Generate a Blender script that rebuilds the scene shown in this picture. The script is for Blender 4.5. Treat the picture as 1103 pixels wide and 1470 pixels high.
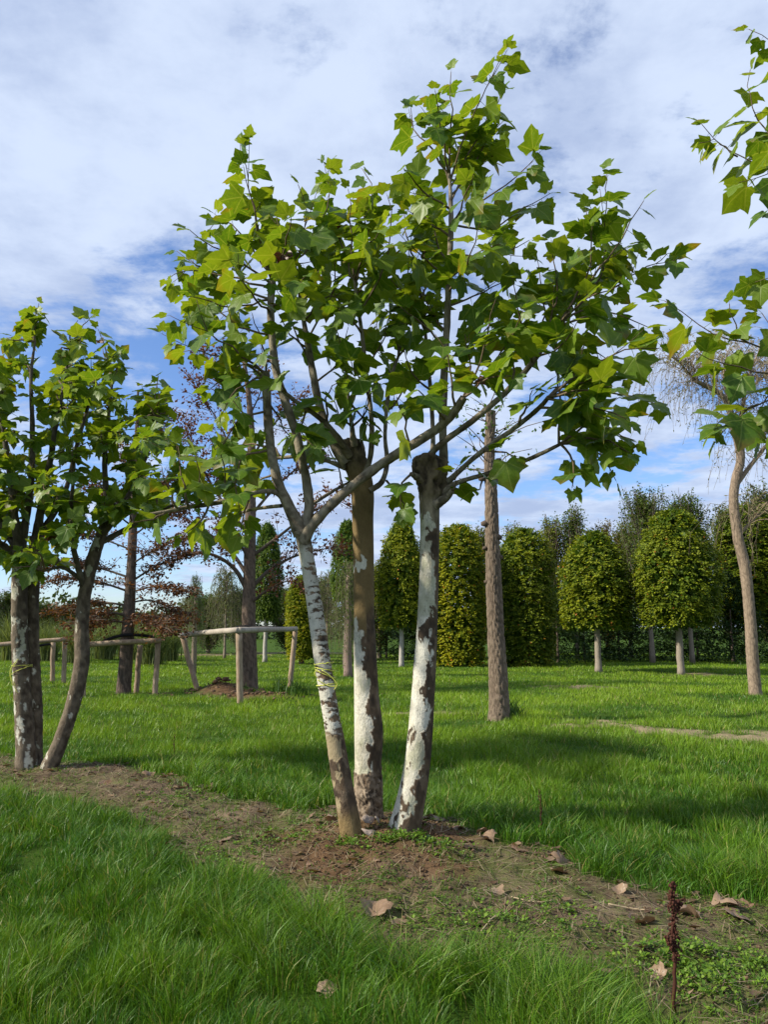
import bpy, math
import numpy as np
from mathutils import Vector, Matrix

SC = bpy.context.scene
for o in list(bpy.data.objects):
    bpy.data.objects.remove(o, do_unlink=True)
COL = SC.collection
pi = math.pi

# ------------------------------------------------------------------ camera
F, CX, CY, CAMZ = 1100.0, 551.5, 735.0, 1.55
PITCH = math.atan(165.0 / F)
cam_data = bpy.data.cameras.new('camera')
cam_data.sensor_fit = 'VERTICAL'
cam_data.sensor_height = 24.0
cam_data.lens = 24.0 * F / 1470.0
cam_data.clip_start = 0.05
cam_data.clip_end = 3000.0
cam = bpy.data.objects.new('camera', cam_data)
cam.location = (0, 0, CAMZ)
cam.rotation_euler = (pi / 2 + PITCH, 0, 0)
COL.objects.link(cam)
SC.camera = cam

# ------------------------------------------------------------------ sun, sky, exposure
SUN = Vector((-0.84, -0.20, 0.61)).normalized()      # direction towards the sun
sun_el = math.asin(SUN.z)
sd = bpy.data.lights.new('sun', 'SUN')
sd.energy = 5.0
sd.angle = math.radians(2.5)
sd.color = (1.0, 0.93, 0.80)
sun = bpy.data.objects.new('sun', sd)
sun.rotation_euler = SUN.to_track_quat('Z', 'Y').to_euler()
COL.objects.link(sun)

world = bpy.data.worlds.new('World')
SC.world = world
world.use_nodes = True
nt = world.node_tree
nt.nodes.clear()
def N(t, **kw):
    n = nt.nodes.new(t)
    for k, v in kw.items():
        if k.startswith('i_'):
            key = k[2:]
            n.inputs[int(key) if key.isdigit() else key].default_value = v
        else:
            setattr(n, k, v)
    return n
def L(a, b): nt.links.new(a, b)
def MATH(op, a, b=None, c=None, clamp=False):
    n = N('ShaderNodeMath', operation=op, use_clamp=clamp)
    for i, v in enumerate((a, b, c)):
        if v is None: continue
        if isinstance(v, (int, float)): n.inputs[i].default_value = v
        else: L(v, n.inputs[i])
    return n.outputs[0]
def SMOOTH(x, lo, hi):
    n = N('ShaderNodeMapRange', interpolation_type='SMOOTHSTEP')
    L(x, n.inputs['Value']); n.inputs['From Min'].default_value = lo; n.inputs['From Max'].default_value = hi
    return n.outputs['Result']
def MIX(f, a, b, blend='MIX'):
    n = N('ShaderNodeMix', data_type='RGBA', blend_type=blend)
    if isinstance(f, (int, float)): n.inputs['Factor'].default_value = f
    else: L(f, n.inputs['Factor'])
    for key, v in ((6, a), (7, b)):
        if isinstance(v, tuple): n.inputs[key].default_value = (*v, 1.0) if len(v) == 3 else v
        else: L(v, n.inputs[key])
    return n.outputs[2]
sky = N('ShaderNodeTexSky', sky_type='NISHITA', sun_disc=False, sun_elevation=sun_el,
        sun_rotation=math.atan2(SUN.x, SUN.y), air_density=1.0, dust_density=0.4, ozone_density=3.0)
tc = N('ShaderNodeTexCoord')
sep = N('ShaderNodeSeparateXYZ'); L(tc.outputs['Generated'], sep.inputs[0])
zz = MATH('ADD', MATH('MAXIMUM', sep.outputs['Z'], 0.0), 0.10)
cu = MATH('DIVIDE', sep.outputs['X'], zz)
cv = MATH('DIVIDE', sep.outputs['Y'], zz)
comb = N('ShaderNodeCombineXYZ'); L(cu, comb.inputs[0]); L(cv, comb.inputs[1])
def CN(scale, detail, rough, off, dist=0.0, sx=1.0, sy=1.0):
    mp = N('ShaderNodeMapping'); L(comb.outputs[0], mp.inputs['Vector'])
    mp.inputs['Location'].default_value = off; mp.inputs['Scale'].default_value = (sx, sy, 1)
    n = N('ShaderNodeTexNoise', noise_dimensions='3D')
    L(mp.outputs[0], n.inputs['Vector'])
    n.inputs['Scale'].default_value = scale; n.inputs['Detail'].default_value = detail
    n.inputs['Roughness'].default_value = rough; n.inputs['Distortion'].default_value = dist
    return n.outputs['Fac']
big = CN(0.55, 3.0, 0.5, (3.7, 1.2, 0.3))
fine = CN(2.3, 10.0, 0.62, (0.4, 8.3, 2.0), 0.15)
streak = CN(0.8, 8.0, 0.62, (5.0, 2.0, 4.0), 0.3, 0.5, 1.6)
# a broken sheet of cloud, closed overhead, opening to blue low down on the left
low = SMOOTH(cv, 1.35, 2.2)
left = SMOOTH(MATH('ADD', cu, MATH('MULTIPLY', cv, 0.05)), 0.15, -0.75)
dens = MATH('ADD', MATH('MULTIPLY', MATH('SUBTRACT', big, 0.5), 0.6), MATH('MULTIPLY', MATH('SUBTRACT', fine, 0.5), 1.25))
dens = MATH('ADD', dens, MATH('MULTIPLY', MATH('SUBTRACT', streak, 0.5), 0.7))
dens = MATH('ADD', dens, 0.265)
dens = MATH('SUBTRACT', dens, MATH('MULTIPLY', low, MATH('ADD', MATH('MULTIPLY', left, 0.27), 0.06)))
mask = SMOOTH(dens, -0.04, 0.17)
shade = MATH('ADD', MATH('MULTIPLY', CN(1.3, 6.0, 0.55, (9.1, 4.4, 1.0), 0.2), 0.5), MATH('MULTIPLY', CN(4.2, 9.0, 0.62, (2.1, 7.4, 3.0), 0.1), 0.5))
shade = SMOOTH(shade, 0.36, 0.63)
cloud = MIX(shade, (3.25, 4.0, 5.75), (5.2, 6.0, 7.5))
blue = MIX(1.0, sky.outputs['Color'], (1.0, 1.12, 1.38), 'MULTIPLY')
final = MIX(MATH('MULTIPLY', mask, 0.95), blue, cloud)
bg = N('ShaderNodeBackground'); L(final, bg.inputs['Color']); bg.inputs['Strength'].default_value = 0.1
wo = N('ShaderNodeOutputWorld'); L(bg.outputs[0], wo.inputs['Surface'])

SC.view_settings.view_transform = 'Standard'
SC.view_settings.look = 'None'
SC.view_settings.exposure = 0.48
SC.view_settings.gamma = 1.0
SC.view_settings.use_curve_mapping = False
SC.render.engine = 'CYCLES'
SC.cycles.max_bounces = 6
SC.cycles.diffuse_bounces = 3
SC.cycles.transmission_bounces = 4
SC.cycles.transparent_max_bounces = 4
SC.cycles.use_denoising = True

# ------------------------------------------------------------------ pixels -> directions
CP, SP = math.cos(PITCH), math.sin(PITCH)
def ray(px, py):
    u = (np.asarray(px, float) - CX) / F; v = (CY - np.asarray(py, float)) / F
    return np.stack([u, CP - v * SP, SP + v * CP], -1)
def at(px, py, Y):
    """point on the pixel's ray at distance Y in front of the camera"""
    d = ray(px, py); t = np.asarray(Y, float) / d[..., 1]
    return d * t[..., None] + np.array([0, 0, CAMZ])
def gnd(px, py, z=0.0):
    d = ray(px, py); t = (z - CAMZ) / d[..., 2]
    p = d * t[..., None]; p[..., 2] = z
    return p
def proj(Pw):
    Pw = np.asarray(Pw, float); q = Pw - np.array([0, 0, CAMZ])
    f = q[..., 1] * CP + q[..., 2] * SP; u = -q[..., 1] * SP + q[..., 2] * CP
    return CX + F * q[..., 0] / f, CY - F * u / f, f

# ------------------------------------------------------------------ numpy noise
def _h(ix, iy, iz, s):
    h = (ix * 374761393 + iy * 668265263 + iz * 2147483647 + s * 1274126177) & 0xFFFFFFFF
    h = ((h ^ (h >> 13)) * 1274126177) & 0xFFFFFFFF
    h = ((h ^ (h >> 16)) * 2246822519) & 0xFFFFFFFF
    return ((h ^ (h >> 15)) & 0xFFFFFF) / float(0xFFFFFF)
def vnoise(p, s=0):
    p = np.asarray(p, float)
    if p.shape[-1] == 2: p = np.concatenate([p, np.zeros(p.shape[:-1] + (1,))], -1)
    i = np.floor(p).astype(np.int64); f = p - i; f = f * f * (3 - 2 * f)
    r = 0
    for dx in (0, 1):
        wx = f[..., 0] if dx else 1 - f[..., 0]
        for dy in (0, 1):
            wy = f[..., 1] if dy else 1 - f[..., 1]
            for dz in (0, 1):
                wz = f[..., 2] if dz else 1 - f[..., 2]
                r = r + wx * wy * wz * _h(i[..., 0] + dx, i[..., 1] + dy, i[..., 2] + dz, s)
    return r * 2 - 1
def fbm(p, o=4, s=0, g=0.5):
    a, r, p = 1.0, 0, np.asarray(p, float)
    for k in range(o):
        r = r + a * vnoise(p * (2.03 ** k) + k * 7.3, s + k); a *= g
    return r
def worley(p, s=0):
    p = np.asarray(p, float); i = np.floor(p).astype(np.int64)
    d1 = np.full(p.shape[:-1], 9.0); d2 = d1.copy(); idv = d1.copy()
    for dx in (-1, 0, 1):
        for dy in (-1, 0, 1):
            for dz in (-1, 0, 1):
                c = i + np.array([dx, dy, dz])
                q = c + np.stack([_h(c[..., 0], c[..., 1], c[..., 2], s + k) for k in (1, 2, 3)], -1)
                d = np.linalg.norm(q - p, axis=-1)
                nid = _h(c[..., 0], c[..., 1], c[..., 2], s + 9)
                m = d < d1
                d2 = np.where(m, d1, np.minimum(d2, d)); idv = np.where(m, nid, idv); d1 = np.where(m, d, d1)
    return d1, d2, idv
def sstep(x, a, b):
    t = np.clip((x - a) / (b - a), 0, 1); return t * t * (3 - 2 * t)
def nrm(v):
    return v / (np.linalg.norm(v, axis=-1, keepdims=True) + 1e-12)
def lerp(a, b, t):
    t = np.asarray(t)[..., None]; return np.asarray(a) * (1 - t) + np.asarray(b) * t

# ------------------------------------------------------------------ mesh helpers
def make_mesh(name, V, faces, mat, col=None, uv=None, smooth=False):
    me = bpy.data.meshes.new(name)
    V = np.asarray(V, np.float32)
    faces = [np.asarray(f, np.int32) for f in faces if len(f)]
    loops = np.concatenate([f.ravel() for f in faces])
    starts, k = [], 0
    for f in faces:
        starts.append(k + np.arange(len(f)) * f.shape[1]); k += f.size
    starts = np.concatenate(starts).astype(np.int32)
    me.vertices.add(len(V)); me.vertices.foreach_set('co', V.ravel())
    me.loops.add(len(loops)); me.loops.foreach_set('vertex_index', loops)
    me.polygons.add(len(starts)); me.polygons.foreach_set('loop_start', starts)
    if smooth: me.polygons.foreach_set('use_smooth', np.ones(len(starts), bool))
    if uv is not None:
        lay = me.uv_layers.new(name='UVMap')
        lay.uv.foreach_set('vector', np.asarray(uv, np.float32)[loops].ravel())
    if col is not None:
        c = np.ones((len(V), 4), np.float32); c[:, :3] = col
        a = me.attributes.new('Col', 'FLOAT_COLOR', 'POINT'); a.data.foreach_set('color', c.ravel())
    me.update(calc_edges=True)
    if mat is not None: me.materials.append(mat)
    return me
def add(name, me, parent=None, loc=(0, 0, 0), **props):
    o = bpy.data.objects.new(name, me); COL.objects.link(o)
    o.location = loc
    if parent is not None: o.parent = parent
    for k, v in props.items(): o[k] = v
    return o
def thing(name, label, cat, loc, group=None):
    o = bpy.data.objects.new(name, None); COL.objects.link(o)
    o.empty_display_size = 0.2; o.location = tuple(float(x) for x in loc)
    o['label'] = label; o['category'] = cat
    if group: o['group'] = group
    return o
class MB:
    """collects shapes of ONE part; build() makes one mesh from them"""
    def __init__(s): s.V, s.T, s.Q, s.C, s.U, s.n = [], [], [], [], [], 0
    def put(s, V, T=None, Q=None, C=None, U=None):
        V = np.asarray(V, float)
        if T is not None and len(T): s.T.append(np.asarray(T) + s.n)
        if Q is not None and len(Q): s.Q.append(np.asarray(Q) + s.n)
        s.V.append(V); s.n += len(V)
        s.C.append(np.broadcast_to(np.asarray(C if C is not None else (1, 1, 1), float), (len(V), 3)))
        s.U.append(np.zeros((len(V), 2)) if U is None else U)
    def mesh(s, name, mat, org=(0, 0, 0), smooth=True):
        F_ = []
        if s.T: F_.append(np.concatenate(s.T))
        if s.Q: F_.append(np.concatenate(s.Q))
        return make_mesh(name, np.concatenate(s.V) - np.asarray(org, float), F_, mat,
                         np.concatenate(s.C), np.concatenate(s.U), smooth)
    def part(s, name, mat, parent, smooth=True, **props):
        return add(name, s.mesh(name, mat, tuple(parent.location), smooth), parent, **props)
def cat_rom(P, k):
    """resample control rows (any columns) to k rows along a Catmull-Rom curve"""
    P = np.asarray(P, float); m = len(P)
    if m == 2:
        t = np.linspace(0, 1, k)[:, None]; return P[0] * (1 - t) + P[1] * t
    Q = np.vstack([2 * P[0] - P[1], P, 2 * P[-1] - P[-2]])
    seg = np.linalg.norm(np.diff(P[:, :3], axis=0), axis=1) + 1e-9
    s = np.concatenate([[0], np.cumsum(seg)]); x = np.linspace(0, s[-1], k)
    i = np.clip(np.searchsorted(s, x, side='right') - 1, 0, m - 2)
    t = ((x - s[i]) / seg[i])[:, None]
    a, b, c, d = Q[i], Q[i + 1], Q[i + 2], Q[i + 3]
    return 0.5 * (2 * b + (c - a) * t + (2 * a - 5 * b + 4 * c - d) * t * t + (3 * b - a - 3 * c + d) * t ** 3)
REF = nrm(np.array([0.31, 0.88, 0.17]))
def rings(P, R, n):
    T = nrm(np.gradient(P, axis=0))
    A = nrm(np.cross(T, REF)); B = np.cross(T, A)
    th = np.arange(n) * 2 * pi / n
    D = A[:, None] * np.cos(th)[None, :, None] + B[:, None] * np.sin(th)[None, :, None]
    return P[:, None] + D * np.asarray(R, float)[:, None, None], D
def grid_quads(m, n):
    i = np.arange(m - 1)[:, None] * n; j = np.arange(n)[None]; jn = (j + 1) % n
    return np.stack([i + j, i + jn, i + n + jn, i + n + j], -1).reshape(-1, 4)[:, ::-1]
def tube(mb, P, R, n=6, C=None, cap=True):
    P = np.asarray(P, float); R = np.broadcast_to(np.asarray(R, float), (len(P),))
    V, D = rings(P, R, n); m = len(P); V = V.reshape(-1, 3); Q = grid_quads(m, n); T = None
    if cap:
        V = np.vstack([V, P[:1], P[-1:]]); j = np.arange(n); jn = (j + 1) % n
        T = np.vstack([np.stack([np.full(n, m * n), jn, j], -1)[:, ::-1],
                       np.stack([np.full(n, m * n + 1), (m - 1) * n + j, (m - 1) * n + jn], -1)[:, ::-1]])
    if C is not None and np.ndim(C) == 2:
        C = np.repeat(C, n, 0)
        if cap: C = np.vstack([C, C[:1], C[-1:]])
    mb.put(V, T, Q, C)

# ------------------------------------------------------------------ materials
def material(name):
    global nt
    m = bpy.data.materials.new(name); m.use_nodes = True
    nt = m.node_tree; nt.nodes.clear()
    return m
def out(sh):
    o = N('ShaderNodeOutputMaterial'); L(sh, o.inputs['Surface'])
def noise(scale, detail=4, rough=0.55, coord='Object', sc=(1, 1, 1), dist=0.0, fac=True):
    t = N('ShaderNodeTexCoord'); mp = N('ShaderNodeMapping'); L(t.outputs[coord], mp.inputs[0]); mp.inputs['Scale'].default_value = sc
    n = N('ShaderNodeTexNoise'); L(mp.outputs[0], n.inputs['Vector'])
    n.inputs['Scale'].default_value = scale; n.inputs['Detail'].default_value = detail
    n.inputs['Roughness'].default_value = rough; n.inputs['Distortion'].default_value = dist
    return n.outputs['Fac']
def attr(name='Col'):
    return N('ShaderNodeAttribute', attribute_name=name).outputs['Color']
def principled(base, rough=0.8, spec=0.2, bump=None, bstr=0.3, bdist=0.01):
    p = N('ShaderNodeBsdfPrincipled')
    if isinstance(base, tuple): p.inputs['Base Color'].default_value = (*base, 1)
    else: L(base, p.inputs['Base Color'])
    if isinstance(rough, (int, float)): p.inputs['Roughness'].default_value = rough
    else: L(rough, p.inputs['Roughness'])
    p.inputs['Specular IOR Level'].default_value = spec
    if bump is not None:
        b = N('ShaderNodeBump'); b.inputs['Strength'].default_value = bstr; b.inputs['Distance'].default_value = bdist
        L(bump, b.inputs['Height']); L(b.outputs[0], p.inputs['Normal'])
    return p.outputs[0]
def leafy(name, trans=0.4, tint=(1.35, 1.25, 0.45), rough=0.5, spec=0.25, var=0.35, objcol=True, scale_var=3.0):
    """foliage whose colour comes per leaf from Col, times the object's own colour"""
    m = material(name)
    c = attr()
    isl = N('ShaderNodeNewGeometry').outputs['Random Per Island']
    v = MATH('ADD', MATH('MULTIPLY', isl, var), 1.0 - var / 2)
    mul = N('ShaderNodeVectorMath', operation='SCALE'); L(c, mul.inputs[0]); L(v, mul.inputs['Scale'])
    c = mul.outputs[0]
    if objcol:
        oc = N('ShaderNodeObjectInfo').outputs['Color']; c = MIX(1.0, c, oc, 'MULTIPLY')
    p = principled(c, rough, spec)
    tr = N('ShaderNodeBsdfTranslucent'); L(MIX(1.0, c, tint, 'MULTIPLY'), tr.inputs['Color'])
    mx = N('ShaderNodeMixShader'); mx.inputs[0].default_value = trans
    L(p, mx.inputs[1]); L(tr.outputs[0], mx.inputs[2]); out(mx.outputs[0])
    return m
M = {}
M['grass'] = leafy('grass_blades', 0.30, (1.3, 1.25, 0.5), 0.45, 0.3, 0.4, False)
M['foliage'] = leafy('far_foliage', 0.33, (1.3, 1.2, 0.5), 0.55, 0.2, 0.5, True)
M['weed'] = leafy('weed_leaves', 0.3, (1.2, 1.2, 0.5), 0.5, 0.25, 0.4, False)

# plane leaves: vein pattern from the leaf's own UV, colour shift from leaf to leaf
def plane_leaf(name, ca, cb, vein, trans, ttint):
    m = material(name)
    rnd = MATH('FRACT', MATH('ADD', N('ShaderNodeObjectInfo').outputs['Random'], N('ShaderNodeNewGeometry').outputs['Random Per Island']))
    uvn = N('ShaderNodeUVMap'); s = N('ShaderNodeSeparateXYZ'); L(uvn.outputs[0], s.inputs[0])
    ang = MATH('ARCTAN2', s.outputs['X'], s.outputs['Y'])
    rad = MATH('SQRT', MATH('ADD', MATH('MULTIPLY', s.outputs['X'], s.outputs['X']), MATH('MULTIPLY', s.outputs['Y'], s.outputs['Y'])))
    dist = MATH('MULTIPLY', MATH('PINGPONG', MATH('ABSOLUTE', ang), 0.46), rad)
    vn = SMOOTH(dist, 0.030, 0.008)
    c = MIX(SMOOTH(rnd, 0.05, 0.95), ca, cb)
    mot = noise(9.0, 4, 0.6, 'UV'); mot2 = noise(2.2, 3, 0.6, 'UV')
    c = MIX(MATH('MULTIPLY', SMOOTH(mot, 0.45, 0.75), 0.35), c, tuple(x * 1.6 for x in cb))
    # autumn: some leaves yellow or brown at the rim
    rim = MATH('MULTIPLY', SMOOTH(MATH('ADD', rad, MATH('MULTIPLY', mot2, 0.7)), 0.85, 1.25), SMOOTH(MATH('FRACT', MATH('MULTIPLY', rnd, 7.3)), 0.72, 0.95))
    c = MIX(MATH('MULTIPLY', rim, 0.75), c, (0.17, 0.11, 0.02))
    c = MIX(MATH('MULTIPLY', vn, 0.45), c, vein)
    p = principled(c, 0.42, 0.3, MATH('ADD', MATH('MULTIPLY', vn, -1.0), MATH('MULTIPLY', mot, 0.6)), 0.35, 0.004)
    tr = N('ShaderNodeBsdfTranslucent'); L(MIX(1.0, c, ttint, 'MULTIPLY'), tr.inputs['Color'])
    mx = N('ShaderNodeMixShader'); mx.inputs[0].default_value = trans
    L(p, mx.inputs[1]); L(tr.outputs[0], mx.inputs[2]); out(mx.outputs[0])
    return m
M['leaf'] = plane_leaf('plane_leaf_green', (0.065, 0.138, 0.013), (0.140, 0.215, 0.020), (0.25, 0.31, 0.08), 0.42, (2.0, 1.65, 0.5))
M['leaf_dead'] = plane_leaf('plane_leaf_withered', (0.075, 0.026, 0.014), (0.12, 0.05, 0.02), (0.15, 0.08, 0.04), 0.2, (1.4, 1.0, 0.6))
M['leaf_fallen'] = plane_leaf('plane_leaf_fallen', (0.15, 0.085, 0.048), (0.26, 0.18, 0.115), (0.28, 0.2, 0.13), 0.12, (1.2, 0.9, 0.6))

def bark(name, relief, fine_scale, stretch=(1, 1, 0.35), bstr=0.6, bdist=0.02, rough=0.85):
    """bark colour from Col, fine grain and relief from noise"""
    m = material(name)
    n1 = noise(fine_scale, 6, 0.65, 'Object', stretch); n2 = noise(fine_scale * 5, 4, 0.6, 'Object', (1, 1, 0.6))
    v = MATH('ADD', MATH('MULTIPLY', n1, 0.75), MATH('ADD', MATH('MULTIPLY', n2, 0.45), 0.40))
    mul = N('ShaderNodeVectorMath', operation='SCALE'); L(attr(), mul.inputs[0]); L(v, mul.inputs['Scale'])
    out(principled(mul.outputs[0], rough, 0.15, MATH('ADD', MATH('MULTIPLY', n1, relief), MATH('MULTIPLY', n2, 0.4)), bstr, bdist))
    return m
M['plane_bark'] = bark('plane_bark', 0.9, 20.0, (1, 1, 0.7), 0.8, 0.016)
M['rough_bark'] = bark('rough_bark', 1.0, 34.0, (1, 1, 0.25), 0.8, 0.02)
M['twig'] = bark('twig_bark', 0.5, 40.0, (1, 1, 1), 0.2, 0.004)
def wood(name, ca, cb):
    m = material(name)
    n1 = noise(6.0, 6, 0.6, 'Object', (6, 6, 1)); n2 = noise(2.2, 3, 0.6)
    out(principled(MIX(SMOOTH(MATH('ADD', MATH('MULTIPLY', n1, 0.7), MATH('MULTIPLY', n2, 0.4)), 0.35, 0.75), ca, cb), 0.8, 0.2, n1, 0.4, 0.01))
    return m
M['wood'] = wood('weathered_pine', (0.20, 0.135, 0.085), (0.40, 0.31, 0.22))
M['wood_grey'] = wood('silvered_pine', (0.22, 0.18, 0.14), (0.44, 0.39, 0.32))
m = material('black_webbing'); out(principled((0.012, 0.012, 0.013), 0.7, 0.2)); M['strap'] = m
m = material('yellow_twine'); out(principled(MIX(noise(30, 2), (0.50, 0.52, 0.06), (0.62, 0.62, 0.14)), 0.5, 0.3)); M['twine'] = m
m = material('dry_stalk'); out(principled(MIX(noise(60, 4), (0.040, 0.016, 0.012), (0.085, 0.034, 0.022)), 0.85, 0.1)); M['dock'] = m
m = material('straw'); out(principled(MIX(noise(20, 3), (0.30, 0.22, 0.13), (0.42, 0.34, 0.22)), 0.8, 0.15)); M['straw'] = m
m = material('bark_flake'); out(principled(MIX(noise(25, 4), (0.22, 0.17, 0.13), (0.40, 0.33, 0.28)), 0.8, 0.2, noise(60, 3), 0.3, 0.005)); M['flake'] = m
m = material('soil_clod'); n1 = noise(9, 6, 0.7); out(principled(MIX(SMOOTH(n1, 0.3, 0.75), (0.060, 0.036, 0.021), (0.20, 0.135, 0.085)), 0.95, 0.05, n1, 0.8, 0.02)); M['clod'] = m
# ground: soil where bare, dark thatch under the grass
m = material('field_ground')
n1 = noise(3.0, 8, 0.65); n2 = noise(26.0, 6, 0.7); n3 = noise(1.1, 4, 0.6)
soil = MIX(SMOOTH(MATH('ADD', MATH('MULTIPLY', n1, 0.55), MATH('MULTIPLY', n2, 0.5)), 0.34, 0.72), (0.060, 0.042, 0.026), (0.215, 0.160, 0.105))
moss = MIX(n2, (0.045, 0.070, 0.012), (0.10, 0.14, 0.025))
soil = MIX(MATH('MULTIPLY', SMOOTH(MATH('ADD', MATH('MULTIPLY', n3, 0.55), MATH('MULTIPLY', n2, 0.45)), 0.44, 0.58), 0.7), soil, moss)
a_ = N('ShaderNodeSeparateColor'); L(attr(), a_.inputs[0])
sand = MIX(n2, (0.22, 0.165, 0.095), (0.37, 0.29, 0.18))
soil = MIX(a_.outputs[1], soil, sand)
fresh = MIX(n2, (0.075, 0.040, 0.020), (0.19, 0.115, 0.062))
soil = MIX(a_.outputs[2], soil, fresh)
turf = MIX(n1, (0.030, 0.060, 0.008), (0.060, 0.105, 0.014))
out(principled(MIX(a_.outputs[0], turf, soil), 0.95, 0.05, MATH('ADD', n2, MATH('MULTIPLY', n1, 0.5)), 0.9, 0.03)); M['ground'] = m

# ================================================================== GROUND
R0 = np.random.default_rng(11)
upper = [(-300, 1045), (-100, 1065), (0, 1078), (120, 1100), (215, 1108), (300, 1140), (360, 1158), (440, 1168), (520, 1165), (600, 1180), (690, 1205), (800, 1240), (880, 1268), (960, 1288), (1103, 1300), (1250, 1310), (1500, 1330)]
lower = [(1500, 1900), (1200, 1640), (1080, 1500), (985, 1455), (900, 1398), (800, 1360), (690, 1352), (600, 1345), (535, 1322), (470, 1292), (380, 1268), (310, 1240), (235, 1205), (190, 1165), (90, 1148), (0, 1128), (-200, 1105), (-400, 1085)]
def _g(pts, z):
    a = np.array(pts, float); return gnd(a[:, 0], a[:, 1], z)[:, :2]
DIRT = np.vstack([_g(upper, 0.0), _g(lower, 0.13)])
def poly_sd(P, poly):
    """signed distance, positive inside"""
    x, y = P[..., 0], P[..., 1]; d = np.full(x.shape, 1e9); ins = np.zeros(x.shape, bool)
    for a, b in zip(poly, np.roll(poly, -1, 0)):
        e = b - a; t = np.clip(((x - a[0]) * e[0] + (y - a[1]) * e[1]) / (e @ e), 0, 1)
        d = np.minimum(d, np.hypot(x - a[0] - t * e[0], y - a[1] - t * e[1]))
        c = (a[1] > y) != (b[1] > y)
        ins ^= c & (x < (b[0] - a[0]) * (y - a[1]) / (b[1] - a[1] + 1e-12) + a[0])
    return np.where(ins, d, -d)
MAIN = gnd(538, 1212)[:2]
MOUND = gnd(318, 998)[:2]
FRONT_DIRT = gnd(355, 1004)[:2]
def blob(P, px, py, rx, ry, rot=0.0):
    c = gnd(px, py)[:2]; q = P - c
    ca, sa = math.cos(rot), math.sin(rot)
    return 1 - np.hypot((q[..., 0] * ca + q[..., 1] * sa) / rx, (-q[..., 0] * sa + q[..., 1] * ca) / ry)
def fields(P):
    """bare-soil, dry-sand and fresh-soil weights at ground points"""
    n = fbm(P * 2.6, 4, 3) ; n2 = fbm(P * 0.9, 3, 8)
    strip = sstep(poly_sd(P, DIRT) + 0.16 * n, -0.06, 0.16)
    sand = np.zeros(P.shape[:-1])
    for b in ((960, 1048, 2.4, 0.55, -0.16), (1060, 1056, 1.6, 0.5, -0.1), (850, 1036, 1.0, 0.35, -0.2), (625, 1023, 1.7, 0.45, -0.1), (850, 988, 1.0, 0.75, 0), (790, 986, 0.6, 0.3, 0), (300, 940, 6.0, 2.0, 0), (430, 938, 5.0, 2.0, 0), (1010, 968, 2.2, 0.7, 0), (1180, 1066, 2.0, 0.7, -0.1)):
        sand = np.maximum(sand, sstep(blob(P, *b) + 0.45 * n, 0.05, 0.55))
    fresh = np.zeros(P.shape[:-1])
    for b in ((318, 1000, 1.0, 0.8, 0), (372, 1004, 1.3, 0.75, 0), (540, 997, 0.5, 0.4, 0), (225, 998, 0.8, 0.5, 0)):
        fresh = np.maximum(fresh, sstep(blob(P, *b) + 0.35 * n, 0.05, 0.5))
    q = np.hypot(P[..., 0] - MAIN[0], P[..., 1] - MAIN[1] + 0.25)
    frm = sstep(q + 0.25 * n, 0.95, 0.35)
    dirt = np.maximum.reduce([strip, sand * 0.9, fresh, frm])
    return dirt, sand, np.maximum(fresh, frm * 0.9), strip
def zg(P):
    P = np.asarray(P, float)
    z = 0.05 * vnoise(P * 0.35, 5) + 0.022 * vnoise(P * 1.3, 6)
    z = z * sstep(np.hypot(P[..., 0], P[..., 1]), 60, 20)
    q = np.hypot(P[..., 0] - MAIN[0], (P[..., 1] - MAIN[1] + 0.05) * 1.1)
    z = z + 0.10 * np.exp(-(q / 0.55) ** 2)
    q = np.hypot((P[..., 0] - MOUND[0]) / 0.62, (P[..., 1] - MOUND[1]) / 0.5)
    z = z + 0.26 * np.exp(-q ** 2) * (1 + 0.5 * vnoise(P * 5, 4))
    q = np.hypot((P[..., 0] - FRONT_DIRT[0] - .3) / 0.9, (P[..., 1] - FRONT_DIRT[1]) / 0.5)
    return z + 0.09 * np.exp(-q ** 2)
def zrough(P, dirt):
    return zg(P) + dirt * (0.024 * fbm(P * 5.5, 4, 21, 0.65) + 0.012 * np.maximum(fbm(P * 16, 2, 2), 0))
def stretch(lo, a, b, hi, step, g):
    c = list(np.arange(a, b, step)); s, x = step, a
    left = []
    while x > lo: s *= g; x -= s; left.append(x)
    s, x = step, c[-1]; right = []
    while x < hi: s *= g; x += s; right.append(x)
    return np.array(left[::-1] + c + right)
gx = stretch(-900, -5.5, 4.5, 900, 0.04, 1.085)
gy = stretch(-60, 2.2, 9.8, 1400, 0.04, 1.06)
GX, GY = np.meshgrid(gx, gy); GP = np.stack([GX, GY], -1).reshape(-1, 2)
gd, gs, gf, gstrip = fields(GP)
gz = zrough(GP, gd)
i = np.arange(len(gy) - 1)[:, None] * len(gx); j = np.arange(len(gx) - 1)[None]
gq = np.stack([i + j, i + j + 1, i + len(gx) + j + 1, i + len(gx) + j], -1).reshape(-1, 4)
add('ground', make_mesh('ground', np.column_stack([GP, gz]), [gq], M['ground'], np.stack([gd, gs, gf], -1), None, True), kind='structure')

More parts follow.
